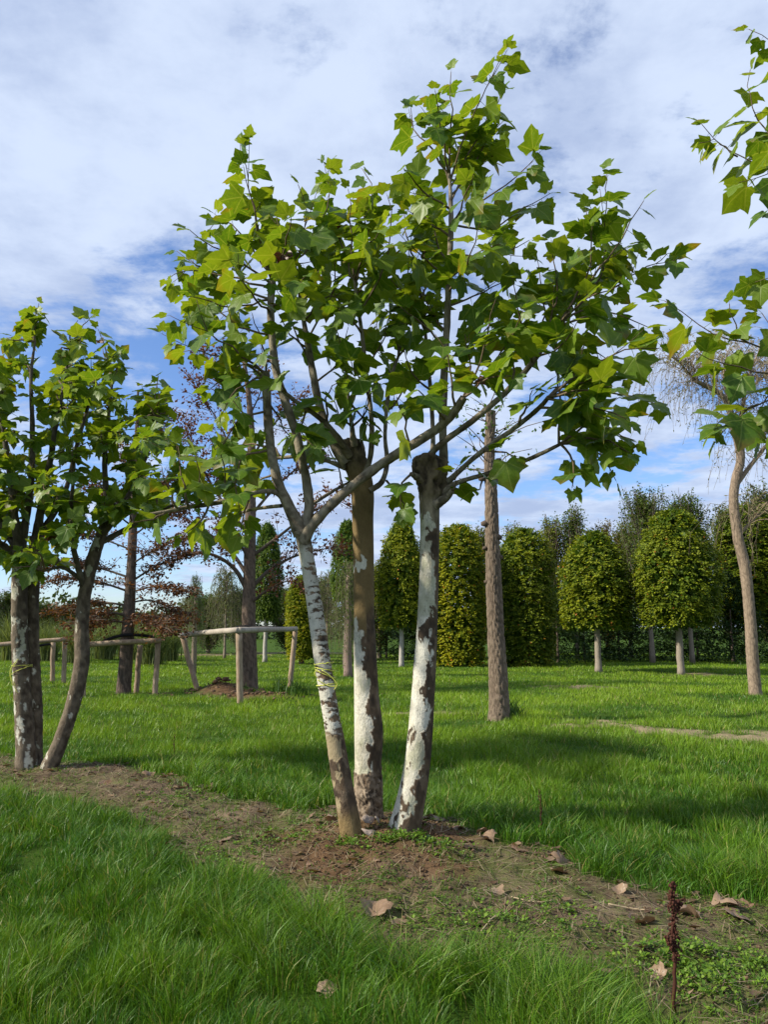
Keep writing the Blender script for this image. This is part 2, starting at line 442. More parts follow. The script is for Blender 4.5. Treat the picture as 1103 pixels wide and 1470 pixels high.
# ------------------------------------------------------------------ grass blades
def blades(P, H, W, az, lean, C, segs):
    """P base points, H length, W width, az heading, lean = how far it bends over"""
    n = len(P); side = np.stack([-np.sin(az), np.cos(az), 0 * az], -1); fw = np.stack([np.cos(az), np.sin(az), 0 * az], -1)
    tw = R0.uniform(0, pi, n); side = nrm(side * np.cos(tw)[:, None] + fw * np.sin(tw)[:, None])
    VV = []
    for k in range(segs + 1):
        t = k / segs; ang = lean * t ** 1.3
        up = H * (t - 0.22 * (lean ** 1.0) * t * t * 0.9); fo = H * np.sin(np.minimum(ang, 1.5)) * t * 0.75
        c = P + fw * fo[:, None] + np.array([0, 0, 1.0]) * up[:, None]
        if k < segs:
            w = W * (1 - 0.55 * t) / 2; VV += [c - side * w[:, None], c + side * w[:, None]]
        else: VV.append(c)
    V = np.stack(VV, 1); m = V.shape[1]; b = np.arange(n)[:, None] * m; T = []
    for k in range(segs - 1):
        T += [b + np.array([2 * k, 2 * k + 1, 2 * k + 3]), b + np.array([2 * k, 2 * k + 3, 2 * k + 2])]
    T.append(b + np.array([2 * segs - 2, 2 * segs - 1, 2 * segs]))
    sh = np.linspace(0.75, 1.12, segs + 1); sh = np.concatenate([np.repeat(sh[:-1], 2), sh[-1:]])
    Cc = C[:, None] * np.ones(m)[None, :, None]
    return V.reshape(-1, 3), np.concatenate(T), Cc.reshape(-1, 3)
def tufts(P, s, cell):
    """vector from the nearest tuft centre and its distance, one centre per cell"""
    q = P / cell; i = np.floor(q).astype(np.int64); best = np.full(len(P), 9.0); vec = np.zeros((len(P), 2))
    for dx in (-1, 0, 1):
        for dy in (-1, 0, 1):
            c0 = i + [dx, dy]; z = c0[:, 0] * 0
            f = c0 + np.stack([_h(c0[:, 0], c0[:, 1], z, s), _h(c0[:, 0], c0[:, 1], z, s + 1)], -1); v = q - f; d = np.hypot(v[:, 0], v[:, 1]); m_ = d < best
            best = np.where(m_, d, best); vec = np.where(m_[:, None], v, vec)
    return vec * cell, best
def scatter(y0, y1, rho):
    A = 0; ys = np.linspace(y0, y1, 40); w = 2 * (0.56 * ys + 1.3); d = rho(ys) * w
    cnt = int(np.trapezoid(d, ys) if hasattr(np, 'trapezoid') else np.trapz(d, ys))
    cdf = np.concatenate([[0], np.cumsum((d[1:] + d[:-1]) / 2 * np.diff(ys))]); cdf /= cdf[-1]
    y = np.interp(R0.random(cnt), cdf, ys); x = R0.uniform(-1, 1, cnt) * (0.56 * y + 1.3)
    return np.stack([x, y], -1)
def grass_zone(y0, y1, rho, segs, wmul, mb):
    P = scatter(y0, y1, rho); d, s, f, st = fields(P)
    n = fbm(P * 3.1, 3, 31); nb = fbm(P * 0.8, 3, 37); tv, td = tufts(P, 5, 0.30); tv2, td2 = tufts(P, 15, 0.11); tuft = sstep(td, 0.8, 0.1)
    keep = R0.random(len(P)) < np.clip((1 - d) * (0.72 + 0.5 * n + 0.35 * tuft) + d * 0.34 * sstep(n + .35 * nb, -0.25, 0.6) * (1 - f * 0.75) + 0.015, 0.012, 1)
    P, d, s, n, nb, tuft, tv, tv2, td2 = P[keep], d[keep], s[keep], n[keep], nb[keep], tuft[keep], tv[keep], tv2[keep], td2[keep]
    k = len(P); dist = np.hypot(P[:, 0], P[:, 1])
    edge = sstep(np.abs(poly_sd(P, DIRT) + 0.25), 0.45, 0.05) * (dist < 9) * (d < 0.5)
    H = (0.072 + 0.032 * n + 0.028 * nb + 0.045 * tuft + 0.055 * edge) * R0.uniform(0.6, 1.35, k)
    H *= np.interp(dist, [3, 6, 12, 25, 45], [1.3, 1.2, 0.95, 0.75, 0.75])
    H = np.where(d > 0.5, 0.02 + 0.045 * R0.random(k) ** 2, H)
    H = np.maximum(H, 0.03)
    fl = vnoise(P * 1.7, 51) * 2.2 + vnoise(P * 0.5, 53) * 2.0
    rad_ = nrm(tv) * 0.9 + nrm(tv2) * 0.8 + R0.normal(0, 1.0, (k, 2)) + 0.22 * np.stack([np.cos(fl), np.sin(fl)], -1); az = np.arctan2(rad_[:, 1], rad_[:, 0])
    lean = np.clip(R0.normal(0.72, 0.48, k) + 0.45 * edge - 0.15 * tuft + .35 * td2, 0.1, 1.9)
    W = 0.0034 * R0.uniform(0.55, 1.6, k) * np.where(R0.random(k) < .06, 2.2, 1.0) * wmul(dist)
    ca = np.array([0.042, 0.125, 0.009]); cb = np.array([0.125, 0.235, 0.013]); cf = np.array([0.195, 0.310, 0.016])
    mixv = np.clip(0.42 + 0.5 * nb + 0.35 * n + R0.normal(0, 0.32, k), 0, 1)
    C = lerp(ca, cb, mixv)
    C = lerp(C, cf, np.clip(sstep(dist, 7, 15) * (0.55 + 0.5 * nb) + R0.normal(0, .12, k), 0, 1))
    C = lerp(C, np.array([0.30, 0.26, 0.09]), (R0.random(k) < 0.05 + 0.03 * tuft) * R0.uniform(0.4, 1, k))
    C = lerp(C, np.array([0.085, 0.155, 0.025]), (d > 0.5) * 0.6)
    V, T, Cc = blades(np.column_stack([P, zrough(P, d) - 0.006]), H, W, az, lean, C, segs)
    mb.put(V, T, None, Cc)
g = MB()
rho = lambda y: np.minimum(8500, 8500 * (4.2 / y) ** 1.8)
wm = lambda d: np.clip((d / 4.0) ** 0.85, 0.9, 6.0)
grass_zone(2.3, 5.6, rho, 3, wm, g)
grass_zone(5.6, 10.0, rho, 2, wm, g)
grass_zone(10.0, 20.0, rho, 1, wm, g)
grass_zone(20.0, 46.0, rho, 1, wm, g)
add('grass', g.mesh('grass', M['grass'], smooth=False), label='long green meadow grass covering the field', category='grass', kind='stuff')
print('grass tris', sum(len(t) for t in g.T))

# low creeping weeds and moss tufts on the bare strip
def rosettes(mb, centers, r, leaf, cnt, C, lift=0.4):
    n = len(centers); k = cnt
    az = R0.uniform(0, 2 * pi, (n, k)); rr = r[:, None] * R0.uniform(0.1, 1, (n, k)); el = R0.uniform(0.0, lift, (n, k))
    d = np.stack([np.cos(az), np.sin(az), el], -1); d = nrm(d); c = centers[:, None] + d * rr[..., None] + np.array([0, 0, 0.008])
    s = leaf[:, None] * R0.uniform(0.6, 1.3, (n, k)); sd_ = nrm(np.cross(d, np.array([0, 0, 1.0]) + R0.normal(0, .35, (n, k, 3))))
    up = np.cross(sd_, d)
    V = np.stack([c, c + d * s[..., None] * .5 + sd_ * s[..., None] * .36 + up * s[..., None] * .1, c + d * s[..., None], c + d * s[..., None] * .5 - sd_ * s[..., None] * .36 + up * s[..., None] * .1], 2).reshape(-1, 3)
    b = np.arange(n * k)[:, None] * 4
    Cc = np.repeat(lerp(np.asarray(C[0]), np.asarray(C[1]), R0.random(n * k)), 4, 0)
    mb.put(V, np.concatenate([b + np.array([0, 1, 2]), b + np.array([0, 2, 3])]), None, Cc)
w = MB()
P = scatter(2.6, 10.5, lambda y: 520 + 0 * y); d, s, f, st = fields(P)
n = fbm(P * 1.5, 3, 71); keep = (d > 0.35) & (R0.random(len(P)) < sstep(n, -0.1, 0.7) * (1 - 0.75 * f) + 0.04)
P = P[keep]; d = d[keep]
rosettes(w, np.column_stack([P, zrough(P, d)]), R0.uniform(0.01, 0.05, len(P)), R0.uniform(0.008, 0.018, len(P)), 10, ((0.045, 0.10, 0.012), (0.13, 0.20, 0.02)))
cl = []
for px, py, rad, cnt in ((1010, 1415, 0.30, 150), (1070, 1400, 0.25, 110), (960, 1395, 0.2, 60), (650, 1240, 0.14, 30), (420, 1215, 0.3, 60), (800, 1330, 0.35, 80), (330, 1245, 0.25, 60), (250, 1150, 0.4, 70), (460, 1150, 0.35, 90), (690, 1335, 0.3, 60), (498, 1232, 0.10, 22), (585, 1222, 0.12, 60), (615, 1228, 0.12, 40), (520, 1236, 0.12, 14), (560, 1232, 0.08, 40)):
    c = gnd(px, py)[:2]; q = c + R0.normal(0, rad * .6, (cnt, 2)); cl.append(q)
cl = np.vstack(cl)
rosettes(w, np.column_stack([cl, zrough(cl, np.ones(len(cl)))]), R0.uniform(0.01, 0.05, len(cl)), R0.uniform(0.011, 0.024, len(cl)), 11, ((0.06, 0.14, 0.015), (0.16, 0.25, 0.025)), 1.0)
add('ground_weeds', w.mesh('ground_weeds', M['weed'], smooth=False), label='low creeping green weeds spreading over the bare soil strip', category='weeds', kind='stuff')

# soil crumbs on the bare ground, and dead grass litter
ico_t = (1 + 5 ** .5) / 2
IV = nrm(np.array([(-1, ico_t, 0), (1, ico_t, 0), (-1, -ico_t, 0), (1, -ico_t, 0), (0, -1, ico_t), (0, 1, ico_t), (0, -1, -ico_t), (0, 1, -ico_t), (ico_t, 0, -1), (ico_t, 0, 1), (-ico_t, 0, -1), (-ico_t, 0, 1)], float))
IT = np.array([(0, 11, 5), (0, 5, 1), (0, 1, 7), (0, 7, 10), (0, 10, 11), (1, 5, 9), (5, 11, 4), (11, 10, 2), (10, 7, 6), (7, 1, 8), (3, 9, 4), (3, 4, 2), (3, 2, 6), (3, 6, 8), (3, 8, 9), (4, 9, 5), (2, 4, 11), (6, 2, 10), (8, 6, 7), (9, 8, 1)])
def clods(mb, P, z, r):
    n = len(P); V = IV[None] * r[:, None, None] * R0.uniform(0.6, 1.25, (n, 12, 1)) * R0.uniform(0.7, 1.2, (n, 1, 3)) * np.array([1, 1, .75])
    V = V + np.column_stack([P, z])[:, None]
    mb.put(V.reshape(-1, 3), (IT[None] + (np.arange(n) * 12)[:, None, None]).reshape(-1, 3))
c = MB()
P = scatter(2.6, 10.0, lambda y: 1100 + 0 * y); d, s, f, st = fields(P)
keep = (d > 0.5) & (R0.random(len(P)) < 0.25 + 0.5 * f + 0.45 * sstep(fbm(P * 2, 3, 91), 0, .6)); P = P[keep]
r = 0.003 + 0.013 * R0.random(len(P)) ** 4 + 0.006 * R0.random(len(P)) * f[keep]
clods(c, P, zrough(P, d[keep]) + r * .2, r)
q = np.vstack([MOUND + R0.normal(0, 1, (150, 2)) * [.42, .34], FRONT_DIRT + R0.normal(0, 1, (220, 2)) * [.75, .3] + [.3, 0]])
r = 0.012 + 0.075 * R0.random(len(q)) ** 3
r[150:] *= 0.7
clods(c, q, zg(q) + r * .3, r)
add('soil_crumbs', c.mesh('soil_crumbs', M['clod'], smooth=False), label='crumbs and clods of brown soil on the bare ground', category='soil', kind='stuff')
l = MB()
P = scatter(2.6, 9.5, lambda y: 420 + 0 * y); d, s, f, st = fields(P); keep = (d > 0.3) & (R0.random(len(P)) < 0.6); P = P[keep]
k = len(P); az = R0.uniform(0, 2 * pi, k); ln = R0.uniform(0.03, 0.16, k); dv = np.stack([np.cos(az), np.sin(az)], -1)
a0 = np.column_stack([P, zrough(P, d[keep]) + .012]); a1 = np.column_stack([P + dv * ln[:, None], zrough(P + dv * ln[:, None], d[keep]) + .012 + R0.random(k) * .02])
pr = np.column_stack([-dv[:, 1], dv[:, 0], 0 * az]) * 0.0022
V = np.stack([a0 - pr, a0 + pr, a1 + pr, a1 - pr], 1).reshape(-1, 3)
l.put(V, None, np.arange(k * 4).reshape(-1, 4), np.repeat(lerp(np.array([.13, .085, .05]), np.array([.36, .29, .18]), R0.random(k)), 4, 0))
add('dead_grass_litter', l.mesh('dead_grass_litter', M['weed'], smooth=False), label='scattered dry grass stems lying on the bare soil', category='litter', kind='stuff')

# torn bits of dead leaf along the bare strip
lt = MB()
P = scatter(2.6, 9.8, lambda y: 60 + 0 * y); d, s, f, st = fields(P)
up_ = poly_sd(P, DIRT); keep = (d > 0.3) & (R0.random(len(P)) < 0.25 + 0.9 * sstep(up_, .35, .05)); P = P[keep]; k = len(P)
sz = R0.uniform(.012, .05, k); n_ = 6; th = np.arange(n_)[None] * 2 * pi / n_ + R0.uniform(0, 6, (k, 1)); rr_ = sz[:, None] * R0.uniform(.5, 1.2, (k, n_))
V = np.stack([np.cos(th) * rr_, np.sin(th) * rr_ * .6, R0.uniform(0, .5, (k, n_)) * sz[:, None]], -1)
V = np.concatenate([V, np.zeros((k, 1, 3))], 1) + np.column_stack([P, zrough(P, d[keep]) + .006])[:, None]
j = np.arange(n_); Tt = np.stack([j, (j + 1) % n_, np.full(n_, n_)], -1)
lt.put(V.reshape(-1, 3), (Tt[None] + (np.arange(k) * (n_ + 1))[:, None, None]).reshape(-1, 3), None, np.repeat(lerp(np.array([.075, .042, .025]), np.array([.27, .19, .12]), R0.random(k) ** 1.5), n_ + 1, 0))
add('leaf_litter', lt.mesh('leaf_litter', M['weed'], smooth=False), label='small torn bits of dead leaf along the bare soil strip', category='litter', kind='stuff')

# ================================================================== BACKGROUND TREES
RB = np.random.default_rng(5)
def leaf_quads(mb, C0, D, Nn, size, col, asp=0.55):
    """C0 leaf base, D tip direction, Nn rough normal, size length; two triangles folded on the midrib"""
    n = len(C0); S = nrm(np.cross(D, Nn)); U = np.cross(S, D); s = size[:, None]
    mid = C0 + D * s * .5
    V = np.stack([C0, mid + S * s * asp * .5 + U * s * .07, C0 + D * s - U * s * .05, mid - S * s * asp * .5 + U * s * .07], 1).reshape(-1, 3)
    b = np.arange(n)[:, None] * 4
    mb.put(V, np.concatenate([b + np.array([0, 1, 2]), b + np.array([0, 2, 3])]), None, np.repeat(col, 4, 0))
def hornbeam_crown(name, H, prof, seed, nspray=1500, per=11, leaf=0.085, ca=(0.045, 0.085, 0.012), cb=(0.15, 0.185, 0.014)):
    """clipped crown: sprays of small leaves in drooping tiers over a dense inside"""
    r = np.random.default_rng(seed); mb = MB()
    n = nspray; zf = r.random(n * 4)
    w = np.array([prof(t) for t in zf]); zf = zf[r.random(n * 4) < (w / w.max()) * .9 + .1][:n]; n = len(zf)
    th = r.uniform(0, 2 * pi, n); rad = np.array([prof(t) for t in zf])
    q = np.stack([np.cos(th) * 2.2, np.sin(th) * 2.2, zf * H * 2.6], -1)
    bumps = fbm(q, 3, seed)
    rr = rad * (0.93 + 0.10 * bumps) - 0.10 * r.random(n) ** 2
    o = np.stack([np.cos(th), np.sin(th), 0 * th], -1)
    c = o * rr[:, None]; c[:, 2] = zf * H + 0.05 * r.normal(size=n)
    slope = np.clip((zf - .78) / .22, 0, 1)
    d = nrm(o * (1 - .55 * slope[:, None]) + np.array([0, 0, 1.0]) * (-0.42 + 1.15 * slope)[:, None] + r.normal(0, .25, (n, 3)))
    up = nrm(np.array([0, 0, 1.0]) + o * .55 + r.normal(0, .2, (n, 3))); sd_ = nrm(np.cross(d, up))
    t = np.linspace(-0.16, 0.14, per)[None, :]; sg = np.where(np.arange(per) % 2, 1, -1)[None]
    base = c[:, None] + d[:, None] * (t + r.normal(0, .015, (n, per)))[..., None] + r.normal(0, .02, (n, per, 3))
    ld = nrm(d[:, None] * .75 + sd_[:, None] * (sg * r.uniform(.4, 1.1, (n, per)))[..., None] + r.normal(0, .25, (n, per, 3)))
    ln = up[:, None] + r.normal(0, .35, (n, per, 3))
    tone = np.clip(0.45 + 0.35 * fbm(c * 1.1, 2, seed + 3)[:, None] + 0.35 * (t / .14) * .5 + r.normal(0, .22, (n, per)), 0, 1)
    col = lerp(np.array(ca), np.array(cb), tone).reshape(-1, 3)
    brown = r.random(len(col)) < 0.012; col[brown] = (0.20, 0.085, 0.02)
    leaf_quads(mb, base.reshape(-1, 3), ld.reshape(-1, 3), ln.reshape(-1, 3), leaf * r.uniform(.7, 1.3, n * per), col, .62)
    k = 4200; zi = r.random(k); ri = np.array([prof(t) for t in zi]) * np.sqrt(r.random(k)) * .88; ti = r.uniform(0, 2 * pi, k)
    ci = np.stack([np.cos(ti) * ri, np.sin(ti) * ri, zi * H], -1)
    leaf_quads(mb, ci, nrm(r.normal(size=(k, 3))), r.normal(size=(k, 3)), r.uniform(.14, .26, k), np.tile(np.array(ca), (k, 1)), .7)
    return mb.mesh(name, M['foliage'], smooth=False)
egg = lambda R: (lambda t: R * (np.clip(1 - ((t - .36) / .66) ** 2, 0, 1) ** .62 if t > .36 else .80 + .20 * math.sin(t / .36 * pi / 2)))
colm = lambda R: (lambda t: R * min(1.0, (.86 + .5 * t)) * (1 if t < .72 else max(0.02, 1 - ((t - .72) / .285) ** 2.2) ** .6))
crown_egg = hornbeam_crown('hornbeam_crown', 3.3, egg(1.28), 1)
crown_egg2 = hornbeam_crown('hornbeam_crown', 3.6, egg(1.45), 2, 1700)
crown_col = hornbeam_crown('hornbeam_crown', 5.3, colm(1.12), 3, 2100)
crown_col2 = hornbeam_crown('hornbeam_crown', 5.3, colm(1.18), 4, 2100)
def straight_trunk(root, H, r0, r1, col, mat='rough_bark', seed=0, bend=0.05):
    rr = np.random.default_rng(seed); k = 14; z = np.linspace(-.05, H, k)
    x = np.cumsum(rr.normal(0, bend * .12, k)); y = np.cumsum(rr.normal(0, bend * .12, k)); x -= x[0]; y -= y[0]
    R = r0 + (r1 - r0) * (z / H); R[0] *= 1.25; R[1] *= 1.08
    P = np.stack([x, y, z], -1) + np.array(root.location)
    mb = MB(); tube(mb, P, R * rr.uniform(.95, 1.06, k), 12, np.tile(np.array(col), (k, 1)))
    return mb.part('trunk', M[mat], root)
def hornbeam(px, py, label, me, cz, sx, sz, trunk_r, tint, rot, seed, trunk_col=(0.27, 0.23, 0.18), Y=None):
    g0 = gnd(px, py) if Y is None else np.array([at(px, py, Y)[0], Y, 0.0])
    g0[2] = zg(g0[:2])
    t = thing('hornbeam_tree', label, 'tree', g0, 'clipped hornbeams')
    straight_trunk(t, cz + 1.0 * sz, trunk_r, trunk_r * .7, trunk_col, seed=seed)
    c = add('crown', me, t, (0, 0, cz)); c.scale = (sx, sx, sz); c.rotation_euler = (0, 0, rot); c.color = (*tint, 1)
    return t
GRN, YEL, MID = (1.0, 1.15, 0.95), (2.2, 1.75, 0.8), (1.6, 1.45, 0.85)
hornbeam(860, 965, 'egg shaped clipped hornbeam on a short brown trunk next to the wide one', crown_egg, 1.50, 1.0, 1.0, .115, MID, .4, 1)
hornbeam(979, 968, 'widest egg shaped clipped hornbeam on a pale trunk with a leafy dome', crown_egg2, 1.62, 1.0, 1.06, .12, MID, 1.9, 2)
hornbeam(660, 957, 'yellow clipped hornbeam column leafed down to the grass behind the plane stem', crown_col, 0.12, 1.0, 1.03, .12, YEL, 0.7, 3, (0.16, .12, .09))
hornbeam(758, 956, 'dark green clipped hornbeam column leafed to the grass beside the topped trunk', crown_col2, 0.10, 1.0, 1.02, .12, MID, 2.7, 4, (0.16, .12, .09))
hornbeam(577, 957, 'yellow green clipped hornbeam on a white trunk between two plane stems', crown_egg, 1.60, .80, 1.24, .105, (1.9, 1.65, .8), 2.2, 5, (0.42, .39, .34))
hornbeam(380, 950, 'dark green clipped hornbeam on a thin pale stem behind the braced oak', crown_egg2, 1.9, .52, 1.2, .10, GRN, 3.0, 6, (0.40, .37, .32))
hornbeam(433, 953, 'small yellow hornbeam column behind the leaning grey plane stem', crown_col, 0.25, .62, .66, .12, (2.3, 1.85, .7), 4.0, 7, (.12, .09, .07))
hornbeam(1087, 948, 'tall clipped hornbeam on a thin pale stem behind the twisted willow', crown_col2, 1.75, 1.35, 1.06, .09, MID, 5.0, 8, (0.36, .32, .27))
hornbeam(497, 950, 'narrow dark hornbeam standing behind the middle plane stem', crown_egg2, 2.6, .45, .85, .12, GRN, 1.0, 9, (.2, .16, .13), Y=30)

# upright trees behind the hornbeams: steep shoots, loose pointed tops with bare twig ends
def upright_crown(H, R, seed, nsh=120, ca=(0.045, 0.080, 0.018), cb=(0.12, 0.16, 0.028), leaf=.085, per=26, bare=.25, rust=0.0, steep=2.3, profile=None):
    r = np.random.default_rng(seed); mb = MB(); tw = MB()
    for k in range(nsh):
        z0 = H * (r.random() ** .85) * .82; th = r.uniform(0, 2 * pi); f = z0 / H
        reach = R * (profile(f) if profile else (.35 + .65 * math.sin(min(1, f * 1.15 + .15) * pi))) * r.uniform(.5, 1.1)
        ln = reach * steep * r.uniform(.6, 1.1) + .3
        ln = min(ln, H * 1.06 - z0 if r.random() < .9 else H * 1.12 - z0)
        t = np.linspace(0, 1, 6)[:, None]
        p = np.array([0, 0, z0]) + np.array([math.cos(th), math.sin(th), 0]) * reach * (t ** .75) + np.array([0, 0, 1.0]) * ln * t ** 1.2
        p[1:] += r.normal(0, .04, (5, 3))
        tube(tw, p, np.linspace(.022, .005, 6), 4, (.13, .10, .08), False)
        kk = per if f < .7 else int(per * .75)
        u = r.uniform(.15, 1 if r.random() > bare else .8, kk); pp = np.stack([np.interp(u, t[:, 0], p[:, i]) for i in range(3)], -1)
        sp = .20 * (1 - .65 * u)[:, None]
        pp += r.normal(0, 1, (kk, 3)) * sp
        col = lerp(np.array(ca), np.array(cb), np.clip(r.normal(.5, .3, kk), 0, 1))
        if rust: col[r.random(kk) < rust] = (.22, .10, .03)
        leaf_quads(mb, pp, nrm(r.normal(0, .8, (kk, 3)) + [0, 0, -.2]), r.normal(0, .6, (kk, 3)) + [0, 0, 1], leaf * r.uniform(.7, 1.35, kk), col, .6)
    return mb.mesh('upright_crown', M['foliage'], smooth=False), tw.mesh('upright_twigs', M['twig'], smooth=False)
up1 = upright_crown(6.0, 1.25, 31, 230, per=60, leaf=.10)
up2 = upright_crown(6.0, 1.0, 32, 210, per=52, leaf=.10, cb=(0.115, 0.135, 0.02))
up3 = upright_crown(6.0, 0.7, 33, 150, per=44, leaf=.09, steep=3.4)
def upright(px, ytop, Y, label, me, w, tint, seed, z0=0.4, group='upright trees behind the hornbeams'):
    H = at(px, ytop, Y)[2] - z0
    g0 = np.array([at(px, 900, Y)[0], Y, 0.0])
    t = thing('upright_tree', label, 'tree', g0, group)
    straight_trunk(t, z0 + H * .75, .11, .03, (.22, .18, .14), seed=seed)
    for nm, m_ in (('crown', me[0]), ('branches', me[1])):
        c = add(nm, m_, t, (0, 0, z0)); c.scale = (w, w, H / 6.0); c.rotation_euler = (0, 0, seed * 1.3); c.color = (*tint, 1)
    return t
upright(935, 696, 33.0, 'dark upright tree with a ragged spire top between two egg shaped hornbeams', up1, 1.0, (1, 1, 1), 1, 1.5)
upright(992, 706, 33.5, 'upright tree with bare twig tips behind the widest hornbeam', up1, 1.15, (.95, 1, 1), 2, 1.5)
upright(1050, 715, 37.0, 'upright dark tree with wispy top behind the twisted willow trunk', up2, 1.1, (.95, 1, 1), 3)
upright(828, 716, 38.0, 'thin pointed upright tree peeking over the egg shaped hornbeam', up3, 1.3, (1.1, 1.1, 1), 4)
upright(797, 732, 38.5, 'thin pointed tree between the dark hornbeam column and the egg shaped one', up3, 1.5, (1.45, 1.25, .9), 5)
upright(872, 740, 38.0, 'slim upright tree with orange tinted tip behind the egg shaped hornbeam', up2, 1.0, (1.55, .95, .75), 6)
upright(742, 745, 39.0, 'slim wispy tree rising right behind the topped bare trunk', up3, 1.4, (1.1, 1.1, .95), 7)
upright(690, 748, 40.0, 'wispy upright tree behind the yellow hornbeam column', up3, 1.7, (1.3, 1.15, .9), 8)
upright(625, 752, 41.0, 'wispy upright tree behind the upper part of the right plane stem', up3, 1.5, (1.15, 1.05, .9), 9)
upright(905, 738, 40.0, 'pale upright tree filling the gap beside the ragged spire', up2, 1.3, (1.3, 1.2, 1), 10)
upright(1110, 690, 39.0, 'tall upright tree behind the tall clipped hornbeam', up1, 1.2, (1, 1, 1), 11)
upright(785, 765, 35.0, 'yellowish upright tree close behind the dark hornbeam column', up2, .9, (1.4, 1.2, .9), 12, .2)
upright(1165, 700, 36.0, 'broad upright tree at the far end of the hornbeam row', up1, 1.4, (1, 1, 1), 13)
upright(720, 780, 37.0, 'low upright tree hidden behind the topped bare trunk', up2, 1.1, (1.2, 1.1, .9), 14, .2)
upright(605, 790, 38.0, 'low upright tree behind the white trunked hornbeam', up2, 1.1, (1.1, 1.1, .9), 15, .2)
upright(545, 800, 38.0, 'low upright tree beside the middle plane stem', up2, 1.0, (1.1, 1.1, .9), 16, .2)

# dark evergreen shrubs closing the ground under the trees
def conifer_mesh(H, R, seed):
    r = np.random.default_rng(seed); mb = MB(); n = 520
    z = r.random(n) ** 1.1; th = r.uniform(0, 2 * pi, n); rr = R * (1 - z) ** .75 * (.55 + .45 * np.sqrt(r.random(n))) * (1 + .12 * np.sin(z * 40))
    o = np.stack([np.cos(th), np.sin(th), 0 * th], -1); c = o * rr[:, None]; c[:, 2] = z * H + .1
    per = 9; d = nrm(o + np.array([0, 0, -.25]) + r.normal(0, .3, (n, 3)))
    base = c[:, None] + d[:, None] * np.linspace(-.2, .15, per)[None, :, None] + r.normal(0, .04, (n, per, 3))
    ld = nrm(d[:, None] + r.normal(0, .55, (n, per, 3)))
    col = lerp(np.array((.016, .040, .010)), np.array((.045, .085, .020)), np.clip(r.normal(.4, .3, n * per), 0, 1))
    leaf_quads(mb, base.reshape(-1, 3), ld.reshape(-1, 3), np.array([0, 0, 1.0]) + r.normal(0, .3, (n * per, 3)), r.uniform(.10, .2, n * per), col, .45)
    return mb.mesh('conifer_foliage', M['foliage'], smooth=False)
con = [conifer_mesh(4.0, 1.7, 41), conifer_mesh(4.0, 1.9, 42)]
for k, (px, Y, h, w_, lab) in enumerate((
        (800, 34, 3.2, .9, 'dark evergreen shrub behind the dark hornbeam column'), (838, 35, 3.4, 1.0, 'dark evergreen shrub behind the egg shaped hornbeam trunk'),
        (888, 35.5, 3.4, 1.0, 'dark evergreen shrub between the two egg shaped hornbeams'), (935, 36, 3.8, 1.1, 'dark evergreen shrub behind the thin pale stem of the spire tree'),
        (1000, 36, 3.8, 1.15, 'dark evergreen shrub behind the widest hornbeam'), (1050, 35, 3.9, 1.1, 'dark evergreen shrub behind the twisted willow trunk'),
        (1110, 38, 3.8, 1.1, 'dark evergreen shrub under the tall clipped hornbeam'), (1170, 36, 3.8, 1.1, 'dark evergreen shrub at the far end of the tree row'),
        (610, 37, 3.2, 1.0, 'dark evergreen shrub behind the right plane stem'), (555, 38, 3.0, 1.0, 'dark evergreen shrub behind the white hornbeam trunk'),
        (705, 37, 3.4, 1.0, 'dark evergreen shrub behind the topped bare trunk'), (970, 38.5, 4.2, 1.0, 'tall dark evergreen shrub in the second row behind the widest hornbeam'))):
    g0 = np.array([at(px, 900, Y)[0], Y, 0.0]); t = thing('evergreen_shrub', lab, 'shrub', g0, 'dark evergreen shrubs')
    straight_trunk(t, h * .6, .06, .03, (.12, .09, .07), seed=k)
    o = add('foliage', con[k % 2], t); o.scale = (w_, w_, h / 4.0); o.rotation_euler = (0, 0, k * 1.7); o.color = (1, 1, 1, 1)

# weeping shrubs and mixed planting on the left
def weeping_crown(H, R, seed, ca, cb, n=130, per=34, leaf=.075):
    r = np.random.default_rng(seed); mb = MB(); tw = MB()
    for k in range(n):
        z0 = H * r.uniform(.45, 1.0); th = r.uniform(0, 2 * pi); reach = R * r.uniform(.3, 1.0) * (1 - .45 * (z0 / H) ** 3)
        drop = r.uniform(.35, .85) * z0; t = np.linspace(0, 1, 7)[:, None]
        p = np.array([0, 0, z0 * .9]) + np.array([math.cos(th), math.sin(th), 0]) * reach * np.sqrt(t) + np.array([0, 0, 1.0]) * (H * .16 * np.sin(t * pi) - drop * t ** 2)
        p[1:] += r.normal(0, .03, (6, 3)); tube(tw, p, np.linspace(.012, .003, 7), 3, (.16, .14, .09), False)
        u = r.uniform(.1, 1, per); pp = np.stack([np.interp(u, t[:, 0], p[:, i]) for i in range(3)], -1) + r.normal(0, .05, (per, 3))
        leaf_quads(mb, pp, nrm(r.normal(0, .45, (per, 3)) + [0, 0, -.9]), r.normal(0, 1, (per, 3)), leaf * r.uniform(.7, 1.4, per), lerp(np.array(ca), np.array(cb), r.random(per)), .38)
    return mb.mesh('weeping_crown', M['foliage'], smooth=False), tw.mesh('weeping_twigs', M['twig'], smooth=False)
weep1 = weeping_crown(3.6, 1.5, 51, (.07, .10, .03), (.17, .20, .07))
weep2 = weeping_crown(4.2, 1.3, 52, (.05, .10, .02), (.13, .18, .04))
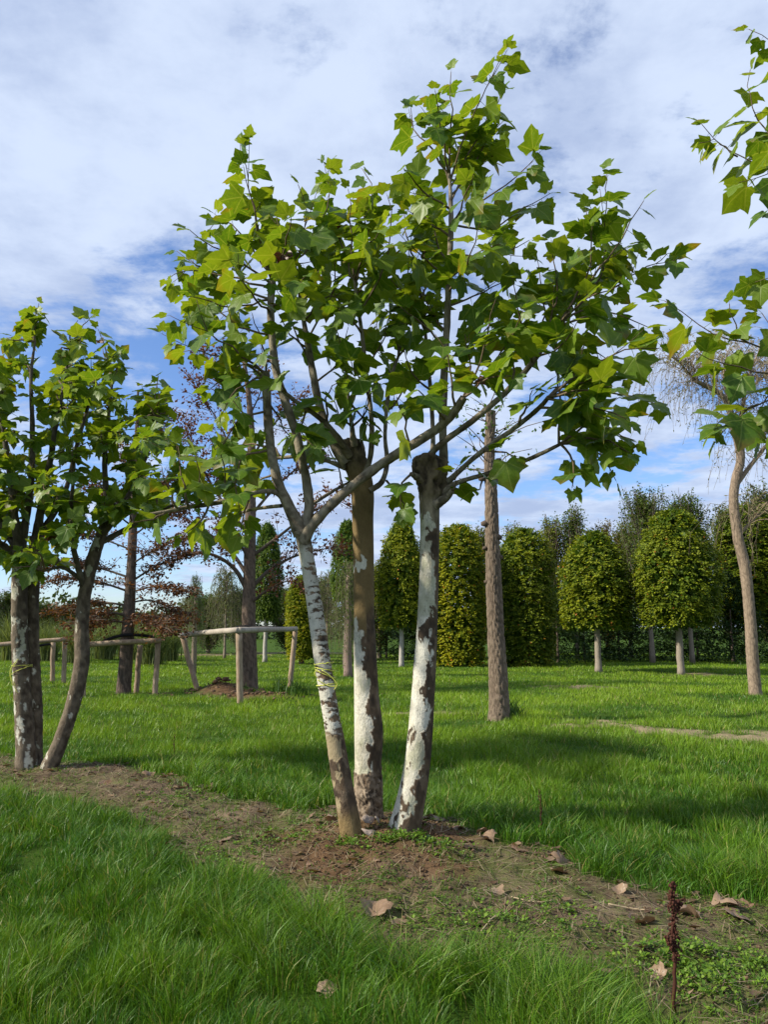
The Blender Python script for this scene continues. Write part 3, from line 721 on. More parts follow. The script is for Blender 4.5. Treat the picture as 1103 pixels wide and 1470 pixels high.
def weeping(px, py, ytop, label, me, w_, tint, r0, seed, tc=(.25, .2, .15)):
    g0 = gnd(px, py); Y = g0[1]; H = at(px, ytop, Y)[2]; base = 3.6 if me is weep1 else 4.2
    t = thing('weeping_tree', label, 'tree', g0, 'loose weeping trees')
    straight_trunk(t, H * .85, r0, r0 * .5, tc, seed=seed)
    for nm, m_ in (('crown', me[0]), ('branches', me[1])):
        c = add(nm, m_, t); c.scale = (w_, w_, H / base); c.rotation_euler = (0, 0, seed); c.color = (*tint, 1)
weeping(322, 946, 808, 'grey green weeping shrub behind the braced oak', weep1, 1.05, (1, 1, 1), .07, 1)
weeping(500, 972, 800, 'light green weeping tree with a pinkish trunk beside the middle plane stem', weep2, .62, (1.15, 1.1, .9), .14, 2, (.25, .18, .15))
weeping(470, 945, 815, 'pale weeping tree behind the leaning grey plane stem', weep1, .9, (.95, 1, 1.05), .06, 3)
weeping(277, 966, 822, 'small bushy tree on a slim trunk beside the tilted fence post', weep2, .42, (.75, .95, .7), .10, 4, (.22, .17, .13))
weeping(268, 940, 850, 'pale arching shrub behind the slim trunked bushy tree', weep1, .8, (1.2, 1.15, .9), .05, 5)

# plume grasses and far hedge trees, left
def plume_mesh(seed):
    r = np.random.default_rng(seed); n = 700; az = r.uniform(0, 2 * pi, n); H = r.uniform(1.2, 2.3, n); mb = MB()
    P = np.column_stack([r.normal(0, .18, (n, 2)), np.zeros(n)])
    C = lerp(np.array((.07, .11, .03)), np.array((.20, .24, .09)), r.random(n))
    V, T, Cc = blades(P, H, r.uniform(.012, .028, n), az, np.clip(r.normal(.8, .35, n), .1, 1.7), C, 4); mb.put(V, T, None, Cc)
    return mb.mesh('plume_blades', M['foliage'], smooth=False)
pl = [plume_mesh(61), plume_mesh(62)]
for k, (px, Y, s_, lab) in enumerate(((218, 32, 1.15, 'pale arching ornamental grass behind the copper beech'), (243, 36, 1.0, 'pale ornamental grass between copper beech and tilted post'), (110, 33, 1.0, 'arching ornamental grass behind the braced copper beech on its shaded side'),
        (70, 35, 1.0, 'ornamental grass clump behind the far wooden brace'), (150, 37, 1.1, 'ornamental grass clump behind the leaning plane stem'), (20, 36, 1.2, 'ornamental grass behind the speckled plane stems'), (190, 38, 1.2, 'tall ornamental grass clump behind the copper beech trunk'))):
    g0 = np.array([at(px, 900, Y)[0], Y, 0.0]); o = add('ornamental_grass', pl[k % 2], None, tuple(g0), label=lab, category='grass clump', group='ornamental grass clumps')
    o.scale = (s_ * 1.1, s_ * 1.1, s_); o.rotation_euler = (0, 0, k * 2.1)
for k, (px, ytop, Y, w_, lab) in enumerate(((-30, 838, 40, 1.3, 'dark rounded tree beyond the speckled plane stems'), (18, 846, 42, 1.3, 'dark green tree far behind the far wooden brace'), (60, 860, 44, 1.4, 'low green tree far behind the speckled plane stems'), (110, 868, 45, 1.4, 'low dull green tree far behind the leaning plane stem'),
        (165, 874, 46, 1.3, 'low green tree far behind the copper beech'), (300, 850, 46, 1.2, 'low green tree far behind the weeping shrub'), (345, 838, 45, 1.2, 'green tree far behind the braced oak'), (415, 838, 46, 1.3, 'green tree far behind the small yellow hornbeam column'), (455, 820, 44, 1.2, 'upright green tree far behind the leaning grey plane stem'), (520, 815, 44, 1.1, 'upright green tree far behind the middle plane stem'), (240, 882, 48, 1.2, 'lowest green tree in the distance beside the copper beech'))):
    upright(px, ytop, Y, lab, up1 if k % 2 else up2, w_, (.9, 1, .95), 20 + k, .1, 'distant field trees')
wd = MB(); n = 26000; xs = RB.uniform(-140, 140, n); top = 4.5 + 2.0 * vnoise(np.stack([xs * .12, 0 * xs], -1), 3) + 1.0 * vnoise(np.stack([xs * .6, 0 * xs], -1), 4)
zs = top * RB.random(n) ** .8; ys = 100 + RB.uniform(-2.5, 2.5, n)
leaf_quads(wd, np.stack([xs, ys, zs], -1), nrm(RB.normal(size=(n, 3))), RB.normal(size=(n, 3)), RB.uniform(.4, .8, n), lerp(np.array((.03, .055, .018)), np.array((.07, .10, .03)), RB.random(n)), .7)
add('distant_wood', wd.mesh('distant_wood', M['foliage'], smooth=False), label='distant line of woodland closing the field', category='woodland', kind='stuff')

# ================================================================== MIDDLE TREES
def limb(mb, pts, r0, r1, k=12, n=6, col=(.15, .12, .09)):
    P = cat_rom(np.asarray(pts, float), k); R = np.linspace(r0, r1, k)
    tube(mb, P, R, n, np.tile(np.array(col), (k, 1)))
    return P
def rough_trunk(pts, widths, col_a, col_b, seed, ks=160, n=40, relief=.012, flare=.0):
    """furrowed trunk; pts world control points, widths = radii; returns MB"""
    A = cat_rom(np.column_stack([pts, widths]), ks); P, R = A[:, :3], A[:, 3]
    V, D = rings(P, R, n); s = np.concatenate([[0], np.cumsum(np.linalg.norm(np.diff(P, axis=0), axis=1))])
    q = np.stack([np.broadcast_to(D[..., 0], V.shape[:2]) * R[:, None] * 1.0, D[..., 1] * R[:, None], np.broadcast_to(s[:, None], V.shape[:2]) * .22], -1)
    d1, d2, _ = worley(q * 27, seed); fur = sstep(d2 - d1, 0.0, .28)
    big = fbm(q * 6, 3, seed + 1)
    V = V + D * ((fur - .5) * relief + big * relief * .6)[..., None]
    c = lerp(np.array(col_b), np.array(col_a), np.clip(fur * .7 + .15 * big + .2, 0, 1))
    mb = MB(); m = len(P)
    Vf = np.vstack([V.reshape(-1, 3), P[-1:] + (P[-1] - P[-2]) * .5]); j = np.arange(n)
    T = np.stack([np.full(n, m * n), (m - 1) * n + j, (m - 1) * n + (j + 1) % n], -1)[:, ::-1]
    mb.put(Vf, T, grid_quads(m, n), np.vstack([c.reshape(-1, 3), c[-1, :1]]))
    return mb, P, R
def pxpath(pts, Y, dY=None):
    """rows (px, py, width_px) at distance Y -> world points and radii"""
    a = np.asarray(pts, float); Yv = np.full(len(a), float(Y)) if dY is None else Y + np.asarray(dY, float)
    return at(a[:, 0], a[:, 1], Yv), a[:, 2] * Yv / F / 2

# topped bare trunk
g0 = gnd(717, 1036); YT = g0[1]
t = thing('topped_tree', 'bare brown knobby trunk cut off at the top with grass at its foot', 'tree', g0)
p, r = pxpath([(717, 1042, 38), (717, 1030, 31), (717, 1005, 27), (715, 960, 25), (712, 900, 23), (709, 830, 21), (707, 760, 19), (705, 700, 17), (703, 650, 15), (705, 590, 12)], YT)
mb, P, R = rough_trunk(p, r, (.21, .16, .115), (.085, .063, .046), 7, 260, 60, .016)
mb.part('trunk', M['rough_bark'], t)
def knob(root, px, py, rad, Y, side):
    c = at(px, py, Y - .02); rr = np.random.default_rng(int(px + py)); mb = MB()
    V = IV * rad * rr.uniform(.75, 1.15, (12, 1)); mb.put(V * np.array([1.1, 1, .8]) + c, IT, None, (.11, .082, .06)); mb.part('branch_stub', M['rough_bark'], root)
for px, py, s_ in ((696, 752, .075), (716, 772, .08), (717, 800, .07), (697, 787, .055), (714, 690, .07), (692, 688, .07), (716, 660, .05), (699, 835, .05), (719, 880, .04), (704, 720, .05)):
    knob(t, px, py, s_, YT, 1)
mb = MB(); fol = MB(); rr = np.random.default_rng(77)
for k in range(26):
    b = at(705 + rr.uniform(-6, 6), rr.uniform(585, 680), YT); e = b + np.array([rr.normal(0, .35), rr.normal(0, .35), rr.uniform(.1, .7)])
    limb(mb, [b, (b + e) / 2 + rr.normal(0, .06, 3), e], .012, .004, 6, 4)
    kk = 7; u = rr.uniform(.3, 1.05, (kk, 1)); leaf_quads(fol, b + (e - b) * u + rr.normal(0, .06, (kk, 3)), nrm(rr.normal(size=(kk, 3))), rr.normal(0, .5, (kk, 3)) + [0, 0, 1], rr.uniform(.06, .12, kk), np.tile(np.array((.07, .14, .015)), (kk, 1)) * rr.uniform(.7, 1.3, (kk, 1)), .6)
mb.part('twigs', M['twig'], t, kind='stuff'); o = fol.part('regrowth', M['foliage'], t, False); o['kind'] = 'stuff'

# twisted willow
g0 = gnd(1085, 998); YW = g0[1]
t = thing('twisted_willow', 'twisted willow with a bowed bare trunk and fine drooping twigs', 'tree', g0)
p, r = pxpath([(1086, 1002, 21), (1085, 990, 17), (1081, 940, 16), (1078, 890, 15), (1071, 820, 15), (1060, 770, 14), (1054, 720, 13), (1057, 690, 13), (1064, 660, 12), (1060, 632, 12), (1053, 612, 10)], YW)
mb, P, R = rough_trunk(p, r, (.29, .22, .155), (.14, .105, .075), 9, 200, 40, .008); mb.part('trunk', M['rough_bark'], t)
rr = np.random.default_rng(8); tw = MB(); lf = MB()
mains = []
for pts, w0, w1, dy in (([(1053, 615), (1047, 580), (1030, 562), (1010, 552), (998, 546)], 10, 6, -.3), ([(998, 546), (985, 530), (968, 512)], 4, 1.5, -.5), ([(1062, 636), (1062, 610), (1068, 580), (1076, 540), (1090, 505)], 7, 2, .4), ([(1047, 580), (1040, 540), (1045, 505)], 5, 1.5, .2), ([(1076, 560), (1100, 540), (1130, 530)], 4, 1.5, .5), ([(1055, 700), (1085, 660), (1120, 620), (1160, 600)], 8, 2, .6), ([(1060, 770), (1090, 740), (1130, 720)], 5, 2, .2)):
    a = np.array(pts, float); Q = at(a[:, 0], a[:, 1], YW + np.linspace(0, dy, len(a)))
    br = MB(); mains.append(limb(br, Q, w0 * YW / F / 2, w1 * YW / F / 2, 16, 7, (.25, .19, .13))); br.part('branch', M['twig'], t)
mains[0] = np.vstack([mains[0], np.repeat(mains[0][-1:], 14, 0)])
for k in range(470):
    b = mains[rr.integers(0, len(mains))]; b = b[rr.integers(3, len(b))]
    th = rr.uniform(0, 2 * pi); reach = rr.uniform(.2, 1.75) ; tt = np.linspace(0, 1, 9)[:, None]
    q = b + np.array([math.cos(th), math.sin(th), 0]) * reach * tt ** .8 + np.array([0, 0, 1.0]) * (rr.uniform(.1, .9) * np.sin(tt * pi * .8) - rr.uniform(.1, 1.7) * tt ** 2.2) + .05 * np.sin(tt * rr.uniform(14, 24) + rr.uniform(0, 6, 3)) * np.minimum(tt * 4, 1)
    tube(tw, q, np.linspace(.008, .0035, 9), 3, (.26, .20, .13), False)
    kk = 11; u = rr.uniform(.25, 1, kk); pp = np.stack([np.interp(u, tt[:, 0], q[:, i]) for i in range(3)], -1)
    leaf_quads(lf, pp, nrm(rr.normal(0, .6, (kk, 3)) + [0, 0, -.4]), rr.normal(size=(kk, 3)), rr.uniform(.05, .10, kk), lerp(np.array((.12, .13, .05)), np.array((.26, .24, .11)), rr.random(kk)), .3)
tw.part('twigs', M['twig'], t, kind='stuff'); lf.part('foliage', M['foliage'], t, False, kind='stuff')

# braced oak with withered brown leaves
def sparse_tree(name, label, trunk_pts, Y, branches, leafcols, cols, seed, tw_per=9, lf_per=10, leaf=.09, flat=.3, spread=.55, updir=.35, tlen=(.3, .9), sizes=(.6, 1.3)):
    a = np.array(trunk_pts, float); g0 = gnd(a[1, 0], a[1, 1]); g0[1] = Y
    t = thing(name, label, 'tree', g0)
    p, r = pxpath(trunk_pts, Y); mb, P, R = rough_trunk(p, r, cols[0], cols[1], seed, 200, 36, .010); mb.part('trunk', M['rough_bark'], t)
    rr = np.random.default_rng(seed); lf = MB(); tw = MB()
    for b in branches:
        pts, w0, dy = b[0], b[1], b[2]; a = np.array(pts, float); Q = at(a[:, 0], a[:, 1], Y + np.linspace(0, dy, len(a)))
        br = MB(); C = limb(br, Q, w0 * .72 * Y / F / 2, .006, 18, 7, (.10, .078, .058)); br.part('branch', M['twig'], t)
        L_ = np.linalg.norm(np.diff(C, axis=0), axis=1).sum()
        for k in range(int(tw_per * L_)):
            i = rr.integers(4, 18); s_ = C[i]; tdir = nrm(C[min(i + 1, 17)] - C[i - 1]); d = nrm(tdir * rr.uniform(.3, 1) + rr.normal(0, spread, 3) * [1, 1, flat] + [0, 0, updir * rr.uniform(-.3, 1)])
            ln = rr.uniform(*tlen) * (1.15 - .4 * i / 18); q = np.stack([s_, s_ + d * ln * .5 + rr.normal(0, .03, 3), s_ + d * ln + rr.normal(0, .05, 3)])
            limb(tw, q, .009, .003, 5, 3)
            kk = lf_per; u = rr.uniform(.3, 1.05, kk)[:, None]; pp = s_ + d * ln * u + rr.normal(0, .05, (kk, 3))
            leaf_quads(lf, pp, nrm(d + rr.normal(0, .8, (kk, 3)) + [0, 0, -.25]), rr.normal(0, .5, (kk, 3)) + [0, 0, 1], leaf * rr.uniform(*sizes, kk), lerp(np.array(leafcols[0]), np.array(leafcols[1]), rr.random(kk)), .6)
    tw.part('twigs', M['twig'], t, kind='stuff'); lf.part('foliage', M['foliage'], t, False, kind='stuff')
    return t
YO = gnd(357, 992)[1]
sparse_tree('oak_tree', 'oak with withered brown leaves inside the three post wooden brace',
    [(358, 996, 29), (358, 985, 24), (358, 940, 21), (357, 880, 19), (358, 820, 17), (359, 760, 16), (360, 700, 14), (361, 640, 11), (358, 580, 8), (352, 530, 6), (348, 500, 3)], YO,
    [([(356, 850), (335, 815), (300, 795), (260, 800), (232, 820)], 11, -.5), ([(357, 830), (330, 790), (290, 760), (255, 740), (225, 745)], 9, .8), ([(360, 845), (385, 820), (420, 800), (455, 790), (485, 785)], 9, .4), ([(360, 800), (400, 770), (440, 740), (480, 720), (500, 725)], 8, -.6),
     ([(359, 770), (330, 735), (300, 690), (275, 640), (262, 600)], 8, .5), ([(360, 740), (395, 700), (430, 670), (460, 650)], 7, .7), ([(360, 690), (335, 650), (310, 600), (290, 570), (270, 540)], 6, -.4), ([(360, 660), (385, 620), (410, 590), (430, 570)], 6, -.5), ([(358, 610), (335, 570), (310, 530), (290, 505)], 5, .4), ([(357, 600), (375, 560), (385, 520)], 4, .4), ([(356, 870), (380, 850), (410, 835), (430, 838)], 7, -.8), ([(358, 810), (345, 780), (330, 760), (310, 745)], 6, -1.2), ([(358, 720), (330, 690), (290, 680), (250, 690)], 6, .3)],
    ((.075, .030, .022), (.22, .09, .055)), ((.185, .135, .10), (.065, .048, .036)), 13, 15, 11, .10, .6)
YB = gnd(180, 998)[1]
sparse_tree('copper_beech', 'copper beech with tiered maroon branches in the low wooden brace',
    [(176, 1004, 27), (177, 994, 21), (181, 940, 18), (185, 880, 16), (188, 820, 13), (190, 770, 12), (192, 720, 10), (195, 660, 8), (197, 600, 5), (198, 560, 3)], YB,
    [([(188, 835), (215, 818), (250, 800), (275, 795)], 5, .3), ([(187, 850), (225, 842), (262, 848)], 4, -.6), ([(187, 865), (215, 862), (250, 875), (265, 880)], 4, .7), ([(186, 880), (220, 885), (262, 892)], 5, -.3), ([(185, 885), (160, 880), (130, 888), (110, 895)], 6, -1.0), ([(185, 870), (150, 865), (115, 868), (85, 878)], 5, .8), ([(187, 850), (150, 838), (110, 830), (70, 835)], 5, -.5), ([(188, 830), (140, 815), (90, 808), (50, 815)], 5, .6), ([(189, 810), (220, 790), (255, 775)], 4, -.7),
     ([(190, 790), (150, 775), (110, 765), (70, 770)], 4, .2), ([(190, 770), (225, 745), (260, 730)], 4, .6), ([(192, 740), (160, 715), (130, 700)], 4, .4), ([(192, 730), (220, 700), (245, 690)], 4, -.4), ([(185, 892), (205, 890), (225, 895), (240, 905)], 5, -1.1), ([(184, 893), (150, 893), (125, 905)], 5, -.2), ([(195, 690), (170, 650), (150, 630)], 4, .3), ([(196, 660), (220, 620), (240, 600)], 4, .2)],
    ((.055, .024, .015), (.19, .085, .035)), ((.135, .100, .078), (.05, .038, .03)), 17, 34, 14, .08, .16, .6, .0, (.25, .75))

# ------------------------------------------------------------------ wooden braces
def pole(root, name, a, b, r0, mat, r1=None, seed=0):
    rr = np.random.default_rng(seed); k = 9; t_ = np.linspace(0, 1, k)[:, None]; P = np.asarray(a) * (1 - t_) + np.asarray(b) * t_
    P[1:-1] += rr.normal(0, .004, (k - 2, 3)); R = np.linspace(r0, r0 if r1 is None else r1, k) * rr.uniform(.96, 1.04, k)
    mb = MB(); tube(mb, P, R, 14); o = mb.part(name, M[mat], root)
    return o
def brace(name, label, posts, rails, strap, wood_, rad):
    g0 = posts[0][0].copy(); g0[2] = 0
    t = thing(name, label, 'tree support', g0, 'wooden tree braces')
    for k, (a, b) in enumerate(posts): pole(t, 'post', a - np.array([0, 0, .08]), b, rad, wood_[0], seed=k)
    for k, (a, b) in enumerate(rails): pole(t, 'rail', a, b, rad * .95, wood_[1], seed=9 + k)
    for a, b in strap:
        mb = MB(); u = np.linspace(0, 1, 8)[:, None]; P = a * (1 - u) + b * u; P[:, 2] += .02 * np.sin(u[:, 0] * pi)
        h = np.array([0, 0, .035]); y = np.array([0, .006, 0])
        V = np.stack([P - h - y, P + h - y, P + h + y, P - h + y], 1).reshape(-1, 3); mb.put(V, None, grid_quads(8, 4)); mb.part('strap', M['strap'], t, False)
    return t
A1, A2, A3 = gnd(285, 992), gnd(345, 1011), gnd(416, 987)
T1, T2, T3 = at(262, 914, A1[1] + .3), at(343, 908, A2[1]), at(424, 905, A3[1] + .1)
tru = at(358, 902, YO)
ext = lambda a, b, e: b + nrm(b - a) * e
brace('tree_brace', 'brace of three wooden posts with two pole rails around the brown leaved oak', [(A1, T1), (A2, T2), (A3, T3)],
      [(ext(T2, T1, .12) + [0, -.09, .04], T2 + [0.0, -.10, .05]), (T2 + [.02, -.10, .05], ext(T2, T3, .10) + [0, -.09, .04])],
      [(tru + [-.22, -.24, .03], T3 + [-.3, -.02, .05]), (tru + [.2, -.24, .02], tru + [-.22, -.24, .03]), (tru + [-.22, -.24, .03], T2 + [-.1, .12, .06])], ('wood', 'wood_grey'), .066)
B1, B2 = gnd(195, 996), gnd(222, 999)
S1, S2 = at(201, 926, B1[1]), at(227, 921, B2[1]); S0 = at(128, 927, B2[1] - .2); bt = at(183, 915, YB)
B3 = gnd(118, 1003)
brace('tree_brace', 'wooden brace with a long front rail around the copper beech', [(B1, S1), (B2, S2), (B3, S0 + [-.12, .1, 0])],
      [(S0 + [-.25, -.06, .02], S2 + [.09, -.10, .03])], [(S0 + [.3, .02, .1], bt + [0, -.19, .06]), (bt + [0, -.19, .06], S2 + [-.1, .02, .1])], ('wood', 'wood'), .062)
C1, C2 = gnd(75, 981), gnd(91, 982)
U1, U2 = at(76, 922, C1[1]), at(93, 919, C2[1]); U0 = at(-5, 928, C2[1] - .4); C3 = gnd(-14, 985)
brace('tree_brace', 'far wooden brace seen between the speckled plane stems and the leaning one', [(C1, U1), (C2, U2), (C3, U0 + [-.1, .1, 0])],
      [(U0 + [-.3, -.05, .02], U2 + [.1, -.10, .03])], [(U0 + [.8, .05, -.06], U1 + [.0, .08, -.04])], ('wood', 'wood'), .062)

# ================================================================== PLANE TREES
RP = np.random.default_rng(23)
half = [(.15, -.10), (.37, -.13), (.44, .06), (.58, .18), (.70, .40), (.55, .46), (.37, .49), (.38, .66), (.21, .80)]
OUT = np.array([(0, 0)] + half + [(0, 1.06)] + [(-x, y) for x, y in half[::-1]], float)
def leaf_geo(seed, crumple=0.0):
    r = np.random.default_rng(seed); o = OUT.copy()
    o[1:] += r.normal(0, .022, (len(o) - 1, 2)); o[:, 0] *= r.uniform(.9, 1.08)
    c = np.array([[0, .13]]); ring = c + (o - c) * .52
    P2 = np.vstack([o, ring, c]); n = len(o)
    fold = r.uniform(.05, .35); droop = r.uniform(.12, .5); curl = r.uniform(.05, .35); asym = r.normal(0, .12)
    x, y = P2[:, 0], P2[:, 1]
    z = fold * np.abs(x) + asym * x - droop * np.maximum(y, 0) ** 2 * .55 - curl * x ** 2 * .9 + .035 * np.sin(x * 9 + seed) * np.cos(y * 7 + seed * 2) + r.normal(0, .012, len(x))
    if crumple: z = z + crumple * (np.sin(x * 5 + seed) * .35 + np.sin(y * 4.2 + seed * 1.7) * .3 + .6 * x * x) ; P2 = P2 * (1 - .25 * crumple)
    V = np.column_stack([P2[:, 0], P2[:, 1] + .34, z]); uv = P2.copy()
    j = np.arange(n); jn = (j + 1) % n
    T = np.vstack([np.stack([j, jn, n + jn], -1), np.stack([j, n + jn, n + j], -1), np.stack([n + j, n + jn, np.full(n, 2 * n)], -1)])
    # petiole: thin three-sided stalk, origin where it leaves the twig
    w = .011; k = len(V); z0 = V[0, 2]
    ps = np.array([(-w, 0, 0), (w, 0, 0), (0, 0, w * 1.6), (-w * .7, .36, z0), (w * .7, .36, z0), (0, .36, z0 + w)])
    V = np.vstack([V, ps]); uv = np.vstack([uv, np.zeros((6, 2))])
    T = np.vstack([T, np.array([(0, 1, 4), (0, 4, 3), (1, 2, 5), (1, 5, 4), (2, 0, 3), (2, 3, 5)]) + k])
    return V, T, uv
LG = [leaf_geo(k) for k in range(10)]
LM = [make_mesh('plane_leaf', v, [t], M['leaf'], None, u) for v, t, u in LG]
LMD = [make_mesh('plane_leaf_withered', v, [t], M['leaf_dead'], None, u) for v, t, u in [leaf_geo(40 + k, .5) for k in range(3)]]

def frames(D, Up):
    Y_ = nrm(D); X_ = nrm(np.cross(Y_, Up)); Z_ = np.cross(X_, Y_)
    return np.stack([X_, Y_, Z_], -1)            # columns x, y, z
def leaves_on(P, u0=.3, spacing=.10, smin=.135, smax=.225, r=RP, droop=(.0, .95)):
    """leaf frames along a shoot polyline P (tip last)"""
    seg = np.linalg.norm(np.diff(P, axis=0), axis=1); s = np.concatenate([[0], np.cumsum(seg)]); L_ = s[-1]
    d = np.arange(max(L_ * u0, .05), L_, spacing); d = d + r.uniform(-.02, .02, len(d)); d = np.append(np.clip(d, 0, L_), L_)
    pos = np.stack([np.interp(d, s, P[:, i]) for i in range(3)], -1); T = nrm(np.gradient(P, axis=0)); Tn = nrm(np.stack([np.interp(d, s, T[:, i]) for i in range(3)], -1))
    n = len(d); ph = np.arange(n) * 2.6 + r.uniform(0, 6) + r.normal(0, .5, n)
    a = nrm(np.cross(Tn, REF)); b = np.cross(Tn, a); o = a * np.cos(ph)[:, None] + b * np.sin(ph)[:, None]
    o[-1] = Tn[-1]
    dirn = nrm(o + Tn * r.uniform(.1, .7, n)[:, None] - np.array([0, 0, 1.0]) * r.uniform(droop[0], droop[1], n)[:, None])
    up = np.array([-.15, -.12, 1.0]) + r.normal(0, .42, (n, 3)) + o * .35
    size = r.uniform(smin, smax, n) * np.interp(d / L_, [0, .75, 1], [1, 1, .55])
    return pos, frames(dirn, up), size
class Plane:
    def __init__(s, root, D):
        s.root, s.D, s.pos, s.fr, s.size = root, D, [], [], []
        s.mbs = {}
    def leaf(s, P, **k):
        p, f, z = leaves_on(P, **k); s.pos.append(p); s.fr.append(f); s.size.append(z)
    def finish(s, limit=300, dead=.010, r=RP):
        pos, fr, size = np.concatenate(s.pos), np.concatenate(s.fr), np.concatenate(s.size); n = len(pos)
        mid = pos + fr[..., 1] * (size * .8)[:, None]
        px, py, dep = proj(mid); m = F * size / dep / 2
        inside = (px > -m) & (px < 1103 + m) & (py > -m) & (py < 1470) & (dep > 0)
        apparent = np.where(inside, size / dep * (0.55 + .45 * np.abs(np.einsum('ij,ij->i', fr[..., 2], nrm(mid - [0, 0, CAMZ])))), 0)
        order = np.argsort(-apparent); big = order[:limit]; big = big[apparent[big] > 0]; rest = np.setdiff1d(np.arange(n), big)
        org = np.array(s.root.location)
        for k in big:
            me = LMD[r.integers(0, 3)] if r.random() < dead else LM[r.integers(0, len(LM))]
            o = bpy.data.objects.new('leaf', me); COL.objects.link(o); o.parent = s.root
            m4 = np.eye(4); m4[:3, :3] = fr[k] * size[k] * (.6 if me in LMD else 1); m4[:3, 3] = pos[k] - org
            o.matrix_basis = Matrix(m4.tolist())
        if len(rest):
            mb = MB()
            for v in range(len(LG)):
                idx = rest[v::len(LG)]
                if not len(idx): continue
                V, T, U = LG[v]; W = np.einsum('nij,vj->nvi', fr[idx] * size[idx, None, None], V) + pos[idx][:, None]
                mb.put(W.reshape(-1, 3), (T[None] + (np.arange(len(idx)) * len(V))[:, None, None]).reshape(-1, 3), None, None, np.tile(U, (len(idx), 1)))
            mb.part('leaves', M['leaf'], s.root, False, kind='stuff')
        print(s.root.name, 'leaves', n, 'parts', len(big), 'in frame', int(inside.sum()))

# ---- plane bark painted on the stem's own surface: pale new bark, brown plates that stand proud
WHITE, CREAM = np.array([.60, .575, .48]), np.array([.42, .39, .29])
BRN, DRK, OLV, GRY = np.array([.125, .085, .052]), np.array([.052, .038, .027]), np.array([.185, .130, .058]), np.array([.30, .28, .23])
def stem_grid(pts, widths, ks, n):
    A = cat_rom(np.column_stack([pts, widths]), ks); P, R = A[:, :3], A[:, 3]
    V, D = rings(P, R, n); return P, R, V, D
def stem_mesh(V, P, col):
    m, n = V.shape[:2]; mb = MB(); j = np.arange(n)
    Vf = np.vstack([V.reshape(-1, 3), P[-1:]]); T = np.stack([np.full(n, m * n), (m - 1) * n + j, (m - 1) * n + (j + 1) % n], -1)[:, ::-1]
    mb.put(Vf, T, grid_quads(m, n), np.vstack([col.reshape(-1, 3), col[-1].mean(0)[None]])); return mb
